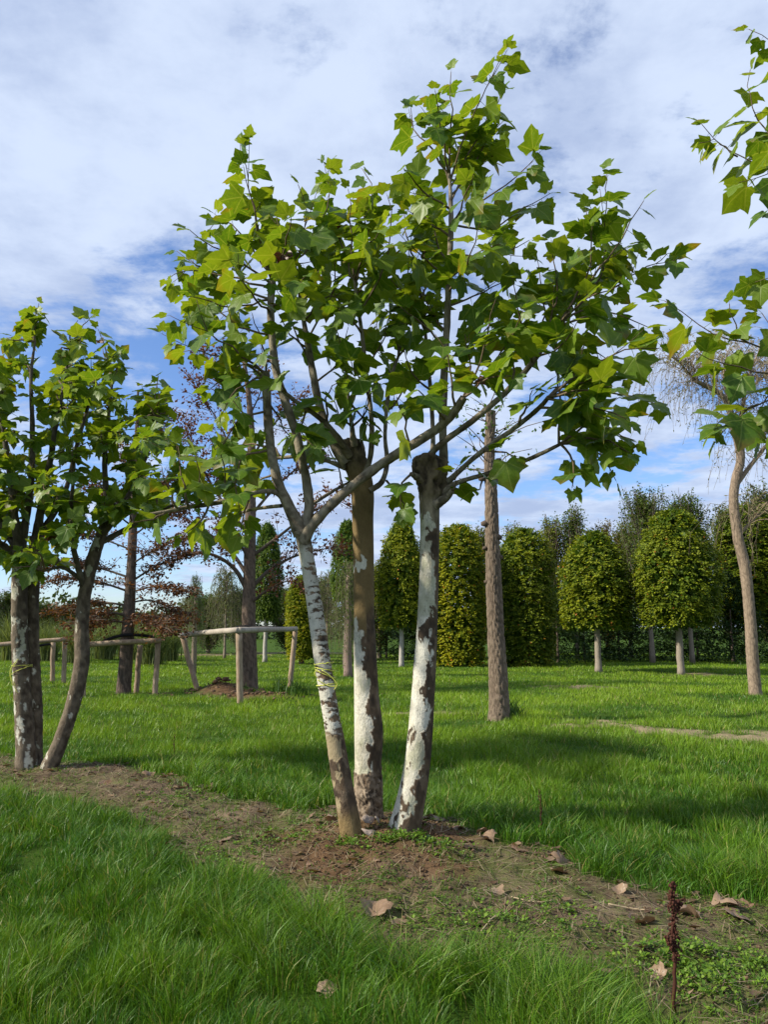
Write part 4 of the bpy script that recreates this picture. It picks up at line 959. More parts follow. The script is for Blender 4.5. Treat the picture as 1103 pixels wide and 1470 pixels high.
def paint(V, D, R, kind, seed, z_px, fl=None):
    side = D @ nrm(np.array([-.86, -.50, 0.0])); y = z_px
    q = V - V[0, 0]
    n1 = fbm(q * [11, 11, 6.5], 4, seed, .55); n2 = fbm(q * [26, 26, 15], 3, seed + 5); n3 = fbm(q * [5, 5, 2.6], 3, seed + 8); n4 = fbm(q * [55, 55, 36], 2, seed + 15)
    d1, d2, cid = worley(q * [17, 17, 9] + .5 * n2[..., None], seed + 2); cell = cid - .5
    e1, e2, bid = worley(q * [9, 9, 6.5] + .45 * n2[..., None], seed + 12); isl = sstep(e1 + .18 * n2, .42, .36) * (bid > .45)
    brown = lerp(DRK, BRN, np.clip(.55 + .55 * n2 + .3 * n1, 0, 1))
    brown = lerp(brown, np.array([.20, .155, .105]), np.clip(cell, 0, 1) * 1.2 * (n2 > -.1))
    pale = lerp(CREAM, WHITE, np.clip(.70 + .6 * n3 + .35 * n2, 0, 1)); pale = lerp(pale, np.array([.30, .31, .20]), sstep(n1 - .5 * n3, .35, .9) * .55)
    pale = pale * (1 - .35 * sstep(np.abs(d2 - d1), .10, .0) * (cid > .4))[..., None]
    if kind == 'middle':
        thr = np.interp(y, [600, 872, 892, 935, 945, 1000, 1040, 1104, 1113, 1130], [2.5, 1.5, .85, .72, .28, .32, .22, .34, 1.6, 3])
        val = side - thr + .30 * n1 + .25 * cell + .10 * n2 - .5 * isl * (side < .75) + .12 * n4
        m = sstep(val, -.03, .03)
        upper_ = lerp(OLV * .75, OLV * 1.15, np.clip(.5 + .7 * n3, 0, 1)); patch = sstep(np.hypot((side - .5) * 3.2, (y - 812) / 11) + .9 * n1 + .5 * n2, .85, .75); upper_ = lerp(upper_, WHITE, patch)
        b = lerp(upper_, brown, sstep(y + 14 * n1 + 40 * (side < .3), 905, 925))
        rough = sstep(y + 12 * n1, 1104, 1116); b = lerp(b, lerp(DRK, lerp(BRN, np.array([.33, .26, .185]), np.clip(.5 + .8 * cell + .5 * n4 + .3 * side, 0, 1)), sstep(d2 - d1 + .12 * n4, .0, .16) * .85 + .15), rough)
        col = lerp(b, pale, m); head = sstep(y, 690, 660); col = lerp(col, lerp(DRK, np.array([.19, .145, .09]), np.clip(.5 + .8 * n2 + .4 * cell, 0, 1)), head); relief = (1 - m) * sstep(y, 880, 930) * .006 + rough * (.008 * n1 + .006 * n2 + .012 * cell + .008 * sstep(d2 - d1, 0, .2)) + head * (.02 * n1 + .012 * cell)
    elif kind == 'right':
        thr = np.interp(y, [640, 725, 750, 775, 900, 1010, 1060, 1130, 1185, 1203, 1215], [3, 1.6, .55, .30, .22, .30, .42, .60, .75, 1.3, 3])
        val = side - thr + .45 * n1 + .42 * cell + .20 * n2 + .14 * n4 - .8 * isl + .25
        m = sstep(val, -.03, .03); top = lerp(OLV, GRY, .45)
        b = lerp(np.broadcast_to(top, brown.shape) * (1 + .35 * n2[..., None]), brown, sstep(y + 15 * n1, 735, 765))
        b = lerp(b, np.array([.20, .15, .10]) * (1 + .5 * n2[..., None]), sstep(y, 1175, 1200) * .8)
        knobby = sstep(y, 728, 700); b = lerp(b, lerp(DRK, np.array([.19, .145, .09]), np.clip(.5 + .8 * n2 + .4 * cell, 0, 1)), knobby)
        col = lerp(b, pale, m); relief = (1 - m) * .0045 * sstep(y, 720, 760) + knobby * (.028 * n1 + .015 * cell + .012 * n2)
    elif kind == 'left':
        ln = fbm(q * [17, 17, 46], 4, seed + 4, .65)
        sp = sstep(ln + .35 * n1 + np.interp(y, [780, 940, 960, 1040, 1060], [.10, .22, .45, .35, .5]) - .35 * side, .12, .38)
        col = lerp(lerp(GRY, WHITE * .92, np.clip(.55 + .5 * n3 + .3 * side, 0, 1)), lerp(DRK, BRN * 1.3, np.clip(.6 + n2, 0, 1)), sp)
        lowm = sstep(y + 10 * n1, 1040, 1062); patch = sstep(n1 + .6 * cell + .5 * side, .35, .42)
        low = lerp(brown, lerp(OLV * 1.5, CREAM * .8, .4 + 0 * n1), patch); low = lerp(low, OLV * .95 * (1 + .4 * n2[..., None]), sstep(y + 10 * n1, 1150, 1175))
        col = lerp(col, low, lowm); relief = -.004 * sp * (1 - lowm) + lowm * (1 - patch) * .004
        fork = sstep(y, 800, 775); col = lerp(col, np.array([.20, .165, .115]) * (1 + .6 * n2[..., None]), fork); relief = relief + fork * .006 * n1
    else:                                         # weathered: brown grey with pale flakes
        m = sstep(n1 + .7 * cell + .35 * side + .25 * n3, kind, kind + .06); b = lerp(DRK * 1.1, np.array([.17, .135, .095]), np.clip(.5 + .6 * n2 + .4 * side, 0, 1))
        col = lerp(b, pale * .9, m); relief = (1 - m) * .004 + .004 * n2
    return V + D * np.asarray(relief)[..., None], np.clip(col, .01, .9)
def stem(root, rows, Y, dY, kind, seed, ks=420, n=84, name='stem'):
    p, r = pxpath(rows, Y, dY); P, R, V, D = stem_grid(p, r, ks, n)
    ypx = np.broadcast_to(proj(P)[1][:, None], V.shape[:2])
    V, col = paint(V, D, R, kind, seed, ypx); stem_mesh(V, P, col).part(name, M['plane_bark'], root)
    return P
LIMB = np.array([.26, .225, .165])
def px_limb(rows, Y, dY, k=40):
    a = np.array(rows, float); d = Y + np.interp(np.linspace(0, 1, len(a)), np.linspace(0, 1, len(dY)), dY)
    return cat_rom(np.column_stack([at(a[:, 0], a[:, 1], d), a[:, 2] * d / F / 2]), k)
def limb_part(pl_, rows, dY, seed, twigs=(), k=60, tone=1.0):
    """a main limb with its shoots: one branch of the tree"""
    A = px_limb(rows, pl_.D, dY, k); P, R = A[:, :3], A[:, 3]; n = 14
    V, D = rings(P, R, n); q = V - V[0, 0]; n1 = fbm(q * [14, 14, 9], 3, seed); n2 = fbm(q * 38, 2, seed + 3)
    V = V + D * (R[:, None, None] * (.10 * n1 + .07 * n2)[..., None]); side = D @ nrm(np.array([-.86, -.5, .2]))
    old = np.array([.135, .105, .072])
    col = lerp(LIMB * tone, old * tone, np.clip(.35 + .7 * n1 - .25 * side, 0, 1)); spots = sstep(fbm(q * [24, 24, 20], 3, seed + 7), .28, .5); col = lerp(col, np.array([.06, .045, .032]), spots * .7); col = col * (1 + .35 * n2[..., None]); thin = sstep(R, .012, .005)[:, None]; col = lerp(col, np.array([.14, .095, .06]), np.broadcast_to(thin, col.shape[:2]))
    mb = MB(); mb.put(V.reshape(-1, 3), None, grid_quads(len(P), n), col.reshape(-1, 3))
    e = np.vstack([V[-1], P[-1:]]); j = np.arange(n); mb.put(e, np.stack([np.full(n, n), j, (j + 1) % n], -1)[:, ::-1], None, (.20, .15, .10))
    for tw in twigs: shoot(pl_, mb, *tw)
    mb.part('branch', M['plane_bark'], pl_.root)
    return A
def shoot(pl_, mb, pts, d0, d1, w=4.0, u0=.30, spacing=.105, smin=.135, smax=.225, leaf=True, side=True):
    """leafy shoot; pts pixels from its foot to its tip, d0/d1 depth offset at foot and tip"""
    a = np.array(pts, float); dd = pl_.D + np.linspace(d0, d1, len(a)); Q = at(a[:, 0], a[:, 1], dd)
    L_ = np.linalg.norm(np.diff(Q, axis=0), axis=1).sum(); k = max(7, int(L_ / .09))
    C = cat_rom(Q, k); C[1:-1] += RP.normal(0, .008, (k - 2, 3)); t = np.linspace(0, 1, k)
    R = np.maximum(w * pl_.D / F / 2 * (1 - .75 * t), .0022)
    tube(mb, C, R, 6, lerp(np.array([.17, .13, .085]), np.array([.105, .070, .040]), t), True)
    if leaf: pl_.leaf(C, u0=u0, spacing=spacing, smin=smin, smax=smax)
    if side and L_ > .5:
        for s_ in range(int(L_ * 2.0)):
            i = RP.integers(int(k * .25), max(int(k * .85), int(k * .25) + 1)); tn = nrm(C[min(i + 1, k - 1)] - C[i - 1])
            d = nrm(tn + RP.normal(0, .55, 3) + [0, 0, .15]); ln = RP.uniform(.14, .34); q = np.stack([C[i], C[i] + d * ln * .5, C[i] + d * ln + [0, 0, .02]])
            q = cat_rom(q, 5); tube(mb, q, np.linspace(.0035, .002, 5), 5, np.array([.11, .075, .045]), True)
            if leaf: pl_.leaf(q, u0=.35, spacing=.10, smin=smin * .9, smax=smax * .95)

# ------------------------------------------------------------------ the three-stemmed plane tree
root = thing('plane_tree', 'multi stemmed plane tree with three flaking pale trunks rising from one bare soil mound', 'tree', (MAIN[0], MAIN[1], 0))
D0 = float(MAIN[1])
T = Plane(root, D0)
stem(root, [(515, 1268, 38), (511, 1240, 34), (509, 1222, 31), (499, 1165, 28), (485, 1085, 25), (473, 1010, 24), (465, 960, 24), (455, 890, 23), (445, 825, 21), (438, 785, 22), (434, 762, 25)], D0, [-.2, -.2, -.2, -.19, -.17, -.14, -.1, -.06, -.02, 0, .0], 'left', 3)
stem(root, [(530, 1256, 48), (530, 1228, 44), (530, 1205, 42), (529, 1160, 38), (528, 1100, 36), (529, 1050, 39), (526, 1000, 34), (524, 940, 31), (523, 880, 29), (522, 800, 30), (521, 745, 31), (521, 715, 33), (519, 692, 33), (512, 668, 34), (507, 645, 36), (507, 632, 26)], D0, np.linspace(.18, .3, 16), 'middle', 9, 460, 92)
stem(root, [(557, 1262, 56), (566, 1234, 49), (573, 1212, 44), (586, 1165, 40), (597, 1110, 36), (603, 1055, 34), (607, 1000, 32), (611, 940, 30), (614, 880, 28), (616, 820, 27), (617, 760, 27), (617, 725, 30), (617, 700, 40), (616, 680, 50), (618, 664, 50), (620, 655, 34)], D0, np.concatenate([np.linspace(-.1, .05, 12), [.05] * 4]), 'right', 15, 460, 92)
S = lambda *a, **k: a
# left stem's limbs
limb_part(T, [(433, 768, 24), (424, 745, 20), (412, 722, 17), (399, 690, 15), (389, 645, 14), (384, 590, 13), (382, 545, 13), (381, 533, 13)], [.03, -.1], 31, [
    ([(381, 538), (345, 505), (302, 480), (282, 430)], -.1, -.5), ([(381, 545), (352, 520), (322, 545), (300, 560)], -.1, .2), ([(382, 540), (340, 560), (318, 595)], -.1, -.3), ([(382, 535), (375, 490), (362, 450)], -.1, -.4),
    ([(384, 590), (345, 600), (312, 645), (300, 625)], -.08, -.45), ([(390, 645), (352, 655), (338, 700), (352, 765)], -.05, -.4), ([(388, 640), (350, 640), (330, 668)], -.05, .4), ([(381, 535), (340, 515), (285, 505), (262, 505)], -.1, .2), ([(395, 680), (370, 690), (345, 730)], 0, .35), ([(383, 570), (400, 600), (420, 640)], -.1, .4)])
limb_part(T, [(434, 765, 20), (443, 735, 15), (442, 705, 14), (435, 665, 13), (423, 617, 13), (408, 572, 12), (396, 530, 12), (390, 480, 11), (389, 440, 11), (391, 405, 12)], [.03, .15], 32, [
    ([(391, 405), (374, 335), (358, 270), (345, 205)], .15, .05), ([(391, 405), (372, 350), (364, 300), (350, 240)], .15, -.2), ([(390, 408), (340, 372), (300, 352), (272, 330)], .15, -.2), ([(389, 412), (330, 400), (270, 388), (240, 400)], .15, .4),
    ([(389, 430), (330, 440), (268, 425)], .15, -.4), ([(389, 430), (330, 410), (288, 385), (270, 370)], .15, .6), ([(389, 480), (345, 470), (300, 440), (270, 455)], .15, .3), ([(391, 405), (402, 350), (395, 292)], .15, .5), ([(391, 405), (428, 370), (440, 305), (428, 265)], .15, -.3),
    ([(391, 405), (420, 385), (450, 375)], .15, .0), ([(391, 405), (450, 350), (472, 285), (473, 238)], .15, .4), ([(391, 405), (355, 345), (320, 315), (300, 330)], .15, .5), ([(390, 440), (420, 420), (440, 395)], .15, -.5), ([(391, 405), (410, 350), (418, 310)], .15, -.6), ([(389, 450), (360, 420), (330, 375)], .15, -.7)])
limb_part(T, [(436, 778, 18), (447, 757, 15), (470, 730, 14), (503, 700, 14), (545, 668, 14), (590, 640, 14), (630, 614, 13), (652, 592, 13), (667, 570, 11)], [-.03, -.35], 33, [
    ([(660, 580), (690, 520), (702, 470), (712, 430)], -.33, -.6), ([(655, 588), (648, 525), (625, 480)], -.33, -.5), ([(665, 572), (720, 510), (752, 445)], -.35, -.7), ([(667, 570), (700, 545), (735, 540)], -.35, -.8), ([(662, 578), (675, 530), (668, 480)], -.33, -.1), ([(590, 640), (580, 600), (570, 570)], -.2, -.5), ([(640, 605), (615, 570), (595, 560)], -.3, -.6)])
limb_part(T, [(404, 712, 8), (392, 706, 7.5), (372, 706, 7), (345, 714, 7), (305, 723, 7), (270, 728, 6), (240, 734, 5), (215, 738, 4)], [.0, -.25], 34, [
    ([(330, 717), (322, 680), (316, 640)], -.1, -.3), ([(285, 726), (288, 690), (280, 655)], -.15, -.4), ([(255, 731), (240, 700), (232, 670)], -.2, -.3), ([(300, 724), (285, 750), (262, 770)], -.15, -.3), ([(240, 734), (215, 745), (190, 750)], -.2, -.4), ([(270, 728), (262, 690), (255, 640)], -.2, -.1), ([(360, 708), (350, 740), (340, 780)], -.05, .1)])
limb_part(T, [(404, 726, 6), (385, 728, 5), (360, 732, 4.5), (338, 738, 3)], [.0, .4], 35, [([(345, 736), (330, 750), (315, 745)], .4, .5)])
limb_part(T, [(440, 735, 6), (452, 722, 5), (478, 705, 4.5), (505, 690, 3)], [.03, .5], 36, [([(478, 705), (490, 690), (470, 640)], .4, .6)])
# middle stem's limbs
limb_part(T, [(500, 668, 20), (486, 648, 16), (470, 618, 13), (458, 580, 12), (450, 540, 11), (443, 500, 9), (436, 460, 7), (430, 425, 5)], [.25, .5], 41, [
    ([(430, 428), (425, 380), (420, 340)], .5, .7), ([(440, 490), (470, 440), (482, 385), (478, 330)], .45, .3), ([(447, 530), (420, 470), (410, 425)], .4, .8), ([(452, 550), (485, 520), (500, 470)], .4, .1), ([(432, 440), (455, 400), (460, 340)], .5, .9), ([(443, 500), (415, 480), (400, 450)], .45, .2), ([(436, 460), (462, 430), (490, 420)], .5, .0)])
limb_part(T, [(502, 655, 12), (488, 632, 9), (468, 608, 8), (445, 590, 7), (422, 574, 6), (405, 560, 5)], [.22, -.2], 42, [([(412, 566), (400, 545), (375, 500)], -.15, -.5), ([(440, 587), (430, 620), (450, 640)], 0, -.3), ([(468, 608), (470, 570), (485, 550)], .1, -.3)])
limb_part(T, [(520, 690, 10), (531, 660, 8), (534, 620, 8), (531, 575, 7), (525, 530, 7), (520, 480, 6), (514, 440, 6), (509, 400, 5)], [.2, .05], 43, [
    ([(509, 402), (505, 340), (500, 272)], .05, -.1), ([(510, 410), (530, 335), (536, 275), (520, 242)], .05, .3), ([(515, 450), (545, 400), (562, 335), (556, 280)], .07, -.3), ([(509, 402), (490, 350), (475, 310)], .05, .5), ([(520, 480), (495, 450), (480, 440)], .1, -.4), ([(525, 530), (550, 490), (560, 450)], .1, .6), ([(509, 402), (525, 360), (545, 330)], .05, -.6), ([(531, 575), (515, 540), (505, 520)], .12, -.4), ([(512, 420), (530, 400), (550, 390)], .05, .9)])
limb_part(T, [(530, 705, 9), (548, 692, 8), (556, 665, 7), (553, 625, 6), (556, 580, 6), (562, 540, 5), (572, 512, 4)], [.2, .5], 44, [
    ([(570, 518), (582, 450), (586, 385), (592, 335)], .5, .3), ([(562, 540), (545, 500), (540, 450)], .45, .8), ([(556, 590), (580, 560), (600, 530)], .4, .7), ([(572, 512), (600, 470), (620, 440)], .5, .2), ([(555, 690), (575, 715), (580, 730)], .25, .0), ([(572, 512), (565, 460), (555, 420)], .5, 1.0)])
limb_part(T, [(498, 672, 10), (470, 662, 6), (440, 655, 6), (405, 657, 5), (375, 662, 3)], [.25, .6], 45, [([(430, 656), (425, 625), (435, 600)], .5, .4), ([(405, 657), (390, 640), (370, 630)], .6, .7)])
limb_part(T, [(508, 640, 12), (505, 610, 6), (500, 570, 5), (497, 530, 4)], [.22, .0], 46, [([(502, 580), (520, 600), (535, 620)], .1, -.2), ([(498, 540), (492, 500), (480, 470)], .0, -.4), ([(506, 615), (490, 600), (480, 575)], .15, -.3), ([(506, 612), (525, 590), (535, 560)], .15, -.35)])
# right stem's limbs
limb_part(T, [(634, 680, 20), (637, 655, 14), (636, 615, 12), (637, 560, 12), (640, 500, 11), (643, 440, 10), (646, 380, 9), (648, 320, 8), (647, 275, 6), (645, 240, 5)], [.05, .15], 51, [
    ([(645, 242), (649, 170), (648, 103)], .15, .1), ([(646, 262), (668, 195), (700, 125), (715, 92)], .15, -.15), ([(645, 262), (620, 212), (596, 192), (590, 155)], .15, .3), ([(646, 282), (688, 222), (722, 175)], .15, .4), ([(646, 300), (602, 270), (580, 242)], .15, -.3),
    ([(648, 320), (700, 282), (745, 252), (765, 232)], .15, -.3), ([(648, 322), (700, 330), (750, 302), (790, 278)], .15, .4), ([(647, 340), (610, 312), (585, 302)], .15, .5), ([(645, 400), (690, 362), (722, 350)], .13, -.5), ([(645, 400), (612, 372), (590, 352)], .13, -.4), ([(643, 440), (690, 422), (742, 392)], .12, .5), ([(640, 500), (602, 462), (575, 440)], .1, -.2),
    ([(640, 520), (690, 482), (722, 440)], .1, .8), ([(645, 250), (632, 180), (625, 130)], .15, -.3), ([(647, 290), (670, 250), (695, 200)], .15, .8), ([(648, 330), (665, 290), (680, 250)], .15, -.7), ([(646, 380), (625, 340), (610, 280)], .15, .9), ([(644, 420), (670, 380), (690, 320)], .12, -.9), ([(641, 480), (615, 440), (605, 400)], .1, .8), ([(646, 270), (690, 190), (722, 130)], .15, .2), ([(648, 360), (700, 370), (760, 345)], .15, .0)])
limb_part(T, [(607, 676, 10), (614, 657, 9), (640, 632, 9), (680, 603, 9), (730, 560, 9), (765, 520, 8), (786, 490, 7), (802, 468, 6)], [.0, -.1], 52, [
    ([(800, 470), (830, 420), (850, 372), (842, 302)], -.1, -.4), ([(800, 470), (860, 402), (870, 332), (872, 244)], -.1, .2), ([(830, 428), (880, 362), (905, 322), (925, 288)], -.1, -.1), ([(801, 470), (870, 422), (930, 382), (968, 362)], -.1, .3), ([(802, 468), (870, 450), (932, 470)], -.1, -.4), ([(775, 505), (782, 440), (772, 372)], -.1, .5), ([(765, 520), (742, 452), (736, 400)], -.1, -.5), ([(735, 556), (742, 502), (760, 450)], -.05, .5),
    ([(802, 468), (822, 440), (805, 370)], -.1, .7), ([(800, 470), (840, 430), (890, 410)], -.1, -.7), ([(790, 485), (830, 490), (880, 520)], -.1, .4), ([(785, 492), (800, 420), (792, 345)], -.1, .1), ([(802, 468), (845, 400), (905, 355)], -.1, .8), ([(770, 512), (800, 500), (830, 460)], -.1, -.8)])
limb_part(T, [(640, 695, 11), (660, 676, 8), (690, 650, 8), (745, 610, 7.5), (775, 585, 7), (788, 570, 6)], [.05, -.5], 53, [
    ([(786, 572), (840, 532), (900, 502), (944, 500)], -.5, -.7), ([(786, 572), (850, 562), (920, 572), (953, 585)], -.5, -.3), ([(786, 572), (842, 582), (900, 602)], -.5, -.9), ([(788, 570), (822, 540), (842, 482)], -.5, -.2), ([(745, 610), (758, 580), (765, 560)], -.4, -.6), ([(695, 647), (720, 650), (742, 655)], -.2, -.4), ([(775, 585), (810, 590), (850, 570)], -.5, -.8), ([(788, 570), (850, 545), (905, 540)], -.5, -.5), ([(788, 570), (830, 560), (880, 555)], -.5, -1.0)])
limb_part(T, [(632, 718, 12), (644, 700, 8), (665, 690, 7), (700, 680, 6.5), (745, 665, 6), (780, 650, 6), (806, 637, 5)], [.05, -.3], 54, [
    ([(805, 637), (850, 612), (912, 632)], -.3, -.5), ([(805, 637), (852, 642), (885, 690)], -.3, -.2), ([(805, 637), (822, 662), (822, 700)], -.3, -.6), ([(803, 638), (804, 570), (800, 505)], -.3, -.3), ([(806, 637), (850, 600), (890, 570)], -.3, .2), ([(806, 637), (860, 630), (905, 650)], -.3, -.8), ([(700, 680), (690, 700), (680, 705)], -.1, -.1), ([(806, 637), (840, 610), (860, 590)], -.3, -.6)])
limb_part(T, [(620, 668, 12), (622, 630, 7), (619, 570, 6), (613, 500, 5.5), (607, 440, 5), (600, 395, 4)], [.1, .6], 55, [
    ([(612, 480), (590, 430), (562, 402)], .45, .2), ([(601, 400), (585, 340), (575, 290)], .6, .9), ([(605, 430), (622, 380), (625, 330)], .55, .8), ([(619, 560), (595, 540), (580, 500)], .3, .0), ([(601, 400), (610, 350), (600, 300)], .6, .4)])
limb_part(T, [(610, 690, 14), (598, 684, 10), (590, 680, 6)], [.0, -.12], 56, [([(590, 681), (575, 700), (576, 728)], -.12, -.2)])
limb_part(T, [(626, 725, 16), (640, 715, 12), (650, 704, 8)], [.0, -.12], 57, [([(650, 704), (655, 690), (658, 670)], -.12, -.2)])
T.finish(300)

# ------------------------------------------------------------------ plane tree further along the row
gL = gnd(50, 1108); DL = float(gL[1])
root = thing('plane_tree', 'multi stemmed plane tree with speckled trunks and one leaning stem, yellow twine tied round it', 'tree', (gL[0], DL, 0))
T2_ = Plane(root, DL)
stem(root, [(36, 1120, 34), (37, 1108, 30), (36, 1060, 25), (31, 990, 22), (28, 920, 21), (27, 850, 20), (28, 790, 20)], DL, [0] * 7, .30, 61, 260, 56)
stem(root, [(50, 1112, 18), (50, 1080, 19), (50, 1020, 19), (47, 950, 18), (45, 880, 18), (48, 820, 17), (52, 770, 17)], DL, [.15] * 7, .62, 67, 260, 52)
stem(root, [(64, 1114, 26), (72, 1098, 22), (88, 1060, 19), (106, 1005, 19), (117, 950, 20), (117, 900, 18), (122, 850, 17), (134, 800, 17), (146, 765, 14)], DL, [-.05] * 9, .75, 71, 260, 52)
def auto_limbs(pl_, limbs, crown, nsh, seed, smin, smax, spacing=.10, tone=.5):
    """limbs get their shoots from random points of the crown outline (pixels), each point served by its nearest limb"""
    rr = np.random.default_rng(seed); poly = np.array(crown, float); lo, hi = poly.min(0), poly.max(0); pts = []
    while len(pts) < nsh:
        q = rr.uniform(lo, hi)
        if poly_sd(q[None], poly)[0] > 6: pts.append(q)
    tw = [[] for _ in limbs]
    for q in pts:
        best = None
        for li, (rows, dY) in enumerate(limbs):
            a = np.array(rows, float); u = np.linspace(.3, 1, 8); X = np.interp(u, np.linspace(0, 1, len(a)), a[:, 0]); Yy = np.interp(u, np.linspace(0, 1, len(a)), a[:, 1])
            d = np.hypot(X - q[0], Yy - q[1]) + np.where(Yy < q[1] - 10, 60, 0); i = d.argmin()
            if best is None or d[i] < best[0]: best = (d[i], li, X[i], Yy[i], np.interp(u[i], np.linspace(0, 1, len(dY)), dY))
        _, li, x, y, d0 = best
        m_ = ((x + q[0]) / 2 + rr.normal(0, 8), (y + q[1]) / 2 - abs(rr.normal(0, 10)))
        tw[li].append(([(x, y), m_, tuple(q)], d0, d0 + rr.normal(0, .55), 3.2, .30, spacing, smin, smax))
    for (rows, dY), t_ in zip(limbs, tw):
        a, b = np.array(rows[-2][:2]), np.array(rows[-1][:2]); v = nrm(b - a)
        for g_ in range(3):
            e = b + v * rr.uniform(22, 48) + rr.normal(0, 12, 2) + [0, -8]; t_.append(([tuple(b), tuple((b + e) / 2 + rr.normal(0, 3, 2)), tuple(e)], dY[-1], dY[-1] + rr.normal(0, .25), 3.0, .05, spacing * .8, smin, smax))
        limb_part(pl_, rows, dY, seed + len(t_), t_, 40, tone)
auto_limbs(T2_, [
    ([(28, 792, 18), (22, 750, 11), (15, 690, 9), (5, 620, 7), (-5, 560, 5)], [0, -.4]), ([(28, 792, 16), (38, 740, 10), (45, 680, 9), (46, 610, 7), (44, 540, 5), (50, 490, 3)], [0, .2]), ([(52, 775, 15), (60, 720, 10), (72, 660, 9), (78, 620, 7), (90, 560, 5), (100, 500, 3)], [.15, -.3]), ([(52, 775, 13), (75, 740, 9), (95, 700, 7), (110, 640, 6), (130, 570, 4)], [.15, .6]),
    ([(146, 768, 13), (152, 720, 9), (150, 660, 8), (155, 600, 6), (162, 540, 3)], [-.05, .1]), ([(146, 768, 12), (170, 735, 8), (195, 690, 6), (215, 640, 5), (225, 600, 3)], [-.05, -.4]), ([(142, 780, 10), (180, 760, 7), (225, 735, 5), (275, 715, 4), (310, 700, 3)], [-.05, .4]), ([(122, 850, 10), (108, 800, 8), (100, 750, 6), (105, 690, 5)], [-.05, -.6]), ([(27, 800, 10), (0, 780, 8), (-30, 760, 6), (-70, 740, 4)], [0, -.3]), ([(120, 835, 6), (90, 815, 5), (62, 820, 3)], [-.05, -.5]), ([(28, 795, 10), (-20, 720, 8), (-60, 640, 5)], [0, .3])],
    [(-110, 520), (-60, 490), (0, 480), (30, 468), (75, 470), (100, 485), (140, 478), (165, 510), (178, 560), (222, 562), (232, 600), (262, 640), (290, 660), (318, 700), (300, 745), (240, 765), (190, 770), (150, 745), (128, 800), (100, 830), (60, 800), (0, 800), (-60, 790), (-110, 740)], 185, 81, .125, .195, .095)
T2_.finish(300, dead=.004)

# ------------------------------------------------------------------ plane tree just outside the frame, its leaves hang in
gR = np.array([3.55, 3.9, 0.0]); DR = 4.3
root = thing('plane_tree', 'plane tree whose leafy branch ends hang into view beside the twisted willow', 'tree', gR)
T3_ = Plane(root, DR)
stem(root, [(1462, 1440, 46), (1460, 1400, 40), (1452, 1200, 36), (1448, 1000, 33), (1450, 800, 30), (1452, 640, 32)], 3.95, [0] * 6, .1, 91, 200, 48)
limb_part(T3_, [(1450, 660, 26), (1400, 600, 15), (1330, 560, 12), (1250, 545, 10), (1170, 520, 8), (1120, 505, 6)], [-.3, 0], 92, [
    ([(1160, 520), (1095, 497), (1035, 482), (955, 432)], 0, .1, 3.5, .35, 0.080, 0.146, 0.232, True, False), ([(1075, 492), (1055, 465), (1048, 436)], 0, -.1, 3, .5, 0.096, 0.122, 0.171, True, False), ([(1150, 540), (1090, 535), (1040, 520), (1000, 505)], 0, -.2, 3.5, .4, 0.088, 0.146, 0.232, True, False), ([(1140, 560), (1090, 580), (1045, 600), (1028, 612)], -.05, .15, 3.5, .3, 0.080, 0.171, 0.244, True, False), ([(1090, 580), (1060, 600), (1032, 628)], 0, .2, 3, .6, 0.096, 0.146, 0.195, True, False), ([(1160, 530), (1110, 560), (1085, 610)], 0, .3, 3.5, .3, 0.072, 0.159, 0.232, True, False), ([(1170, 520), (1120, 480), (1095, 450)], 0, 0, 3, .3, 0.072, 0.146, 0.220, True, False), ([(1140, 560), (1110, 600), (1095, 630)], 0, .1, 3, .3, 0.080, 0.159, 0.220, True, False)])
limb_part(T3_, [(1452, 650, 26), (1420, 560, 15), (1360, 460, 12), (1290, 380, 10), (1220, 310, 8), (1170, 260, 6)], [-.3, .1], 93, [
    ([(1170, 260), (1110, 243), (1055, 222), (1008, 178)], .1, .2, 3.5, .45, 0.064, 0.122, 0.195, True, False), ([(1060, 225), (1035, 205), (1005, 205)], .1, .1, 3, .4, 0.072, 0.110, 0.159, True, False), ([(1170, 260), (1120, 245), (1062, 262)], .1, 0, 3, .5, 0.072, 0.146, 0.207, True, False), ([(1220, 310), (1150, 290), (1105, 300)], .1, .2, 3, .6, 0.080, 0.159, 0.220, True, False), ([(1290, 380), (1190, 390), (1120, 395), (1085, 405)], 0, .1, 3.5, .6, 0.072, 0.159, 0.232, True, False), ([(1160, 260), (1110, 205), (1080, 150), (1078, 100)], .1, .2, 3.5, .4, 0.072, 0.110, 0.183, True, False), ([(1180, 240), (1140, 120), (1110, 60), (1076, 42)], .1, .1, 3.5, .45, 0.072, 0.110, 0.171, True, False), ([(1180, 250), (1130, 210), (1095, 195)], .1, -.2, 3, .6, 0.080, 0.146, 0.195, True, False)])
limb_part(T3_, [(1452, 650, 24), (1470, 500, 14), (1480, 350, 11), (1500, 200, 7), (1510, 60, 4)], [-.3, .3], 94, [([(1480, 350), (1420, 250), (1380, 150)], .1, .4), ([(1500, 200), (1560, 100), (1580, 0)], .2, .6), ([(1475, 420), (1560, 350), (1620, 260)], 0, .5), ([(1505, 120), (1450, 40), (1400, -60)], .3, -.2), ([(1360, 460), (1330, 380), (1300, 280)], 0, .6), ([(1290, 380), (1270, 300), (1240, 200)], .1, .7)])
limb_part(T3_, [(1452, 655, 22), (1520, 560, 14), (1600, 480, 10), (1680, 400, 5)], [-.3, .6], 95, [([(1600, 480), (1660, 500), (1720, 480)], .4, .8), ([(1560, 520), (1600, 420), (1620, 330)], .2, .3), ([(1680, 400), (1740, 330), (1760, 260)], .6, .9)])
T3_.finish(300)

# ================================================================== SMALL THINGS
RS = np.random.default_rng(99)
def on_ground(px, py):
    p = gnd(px, py); z = float(zrough(p[None, :2], np.ones(1))[0]); return np.array([p[0], p[1], z])
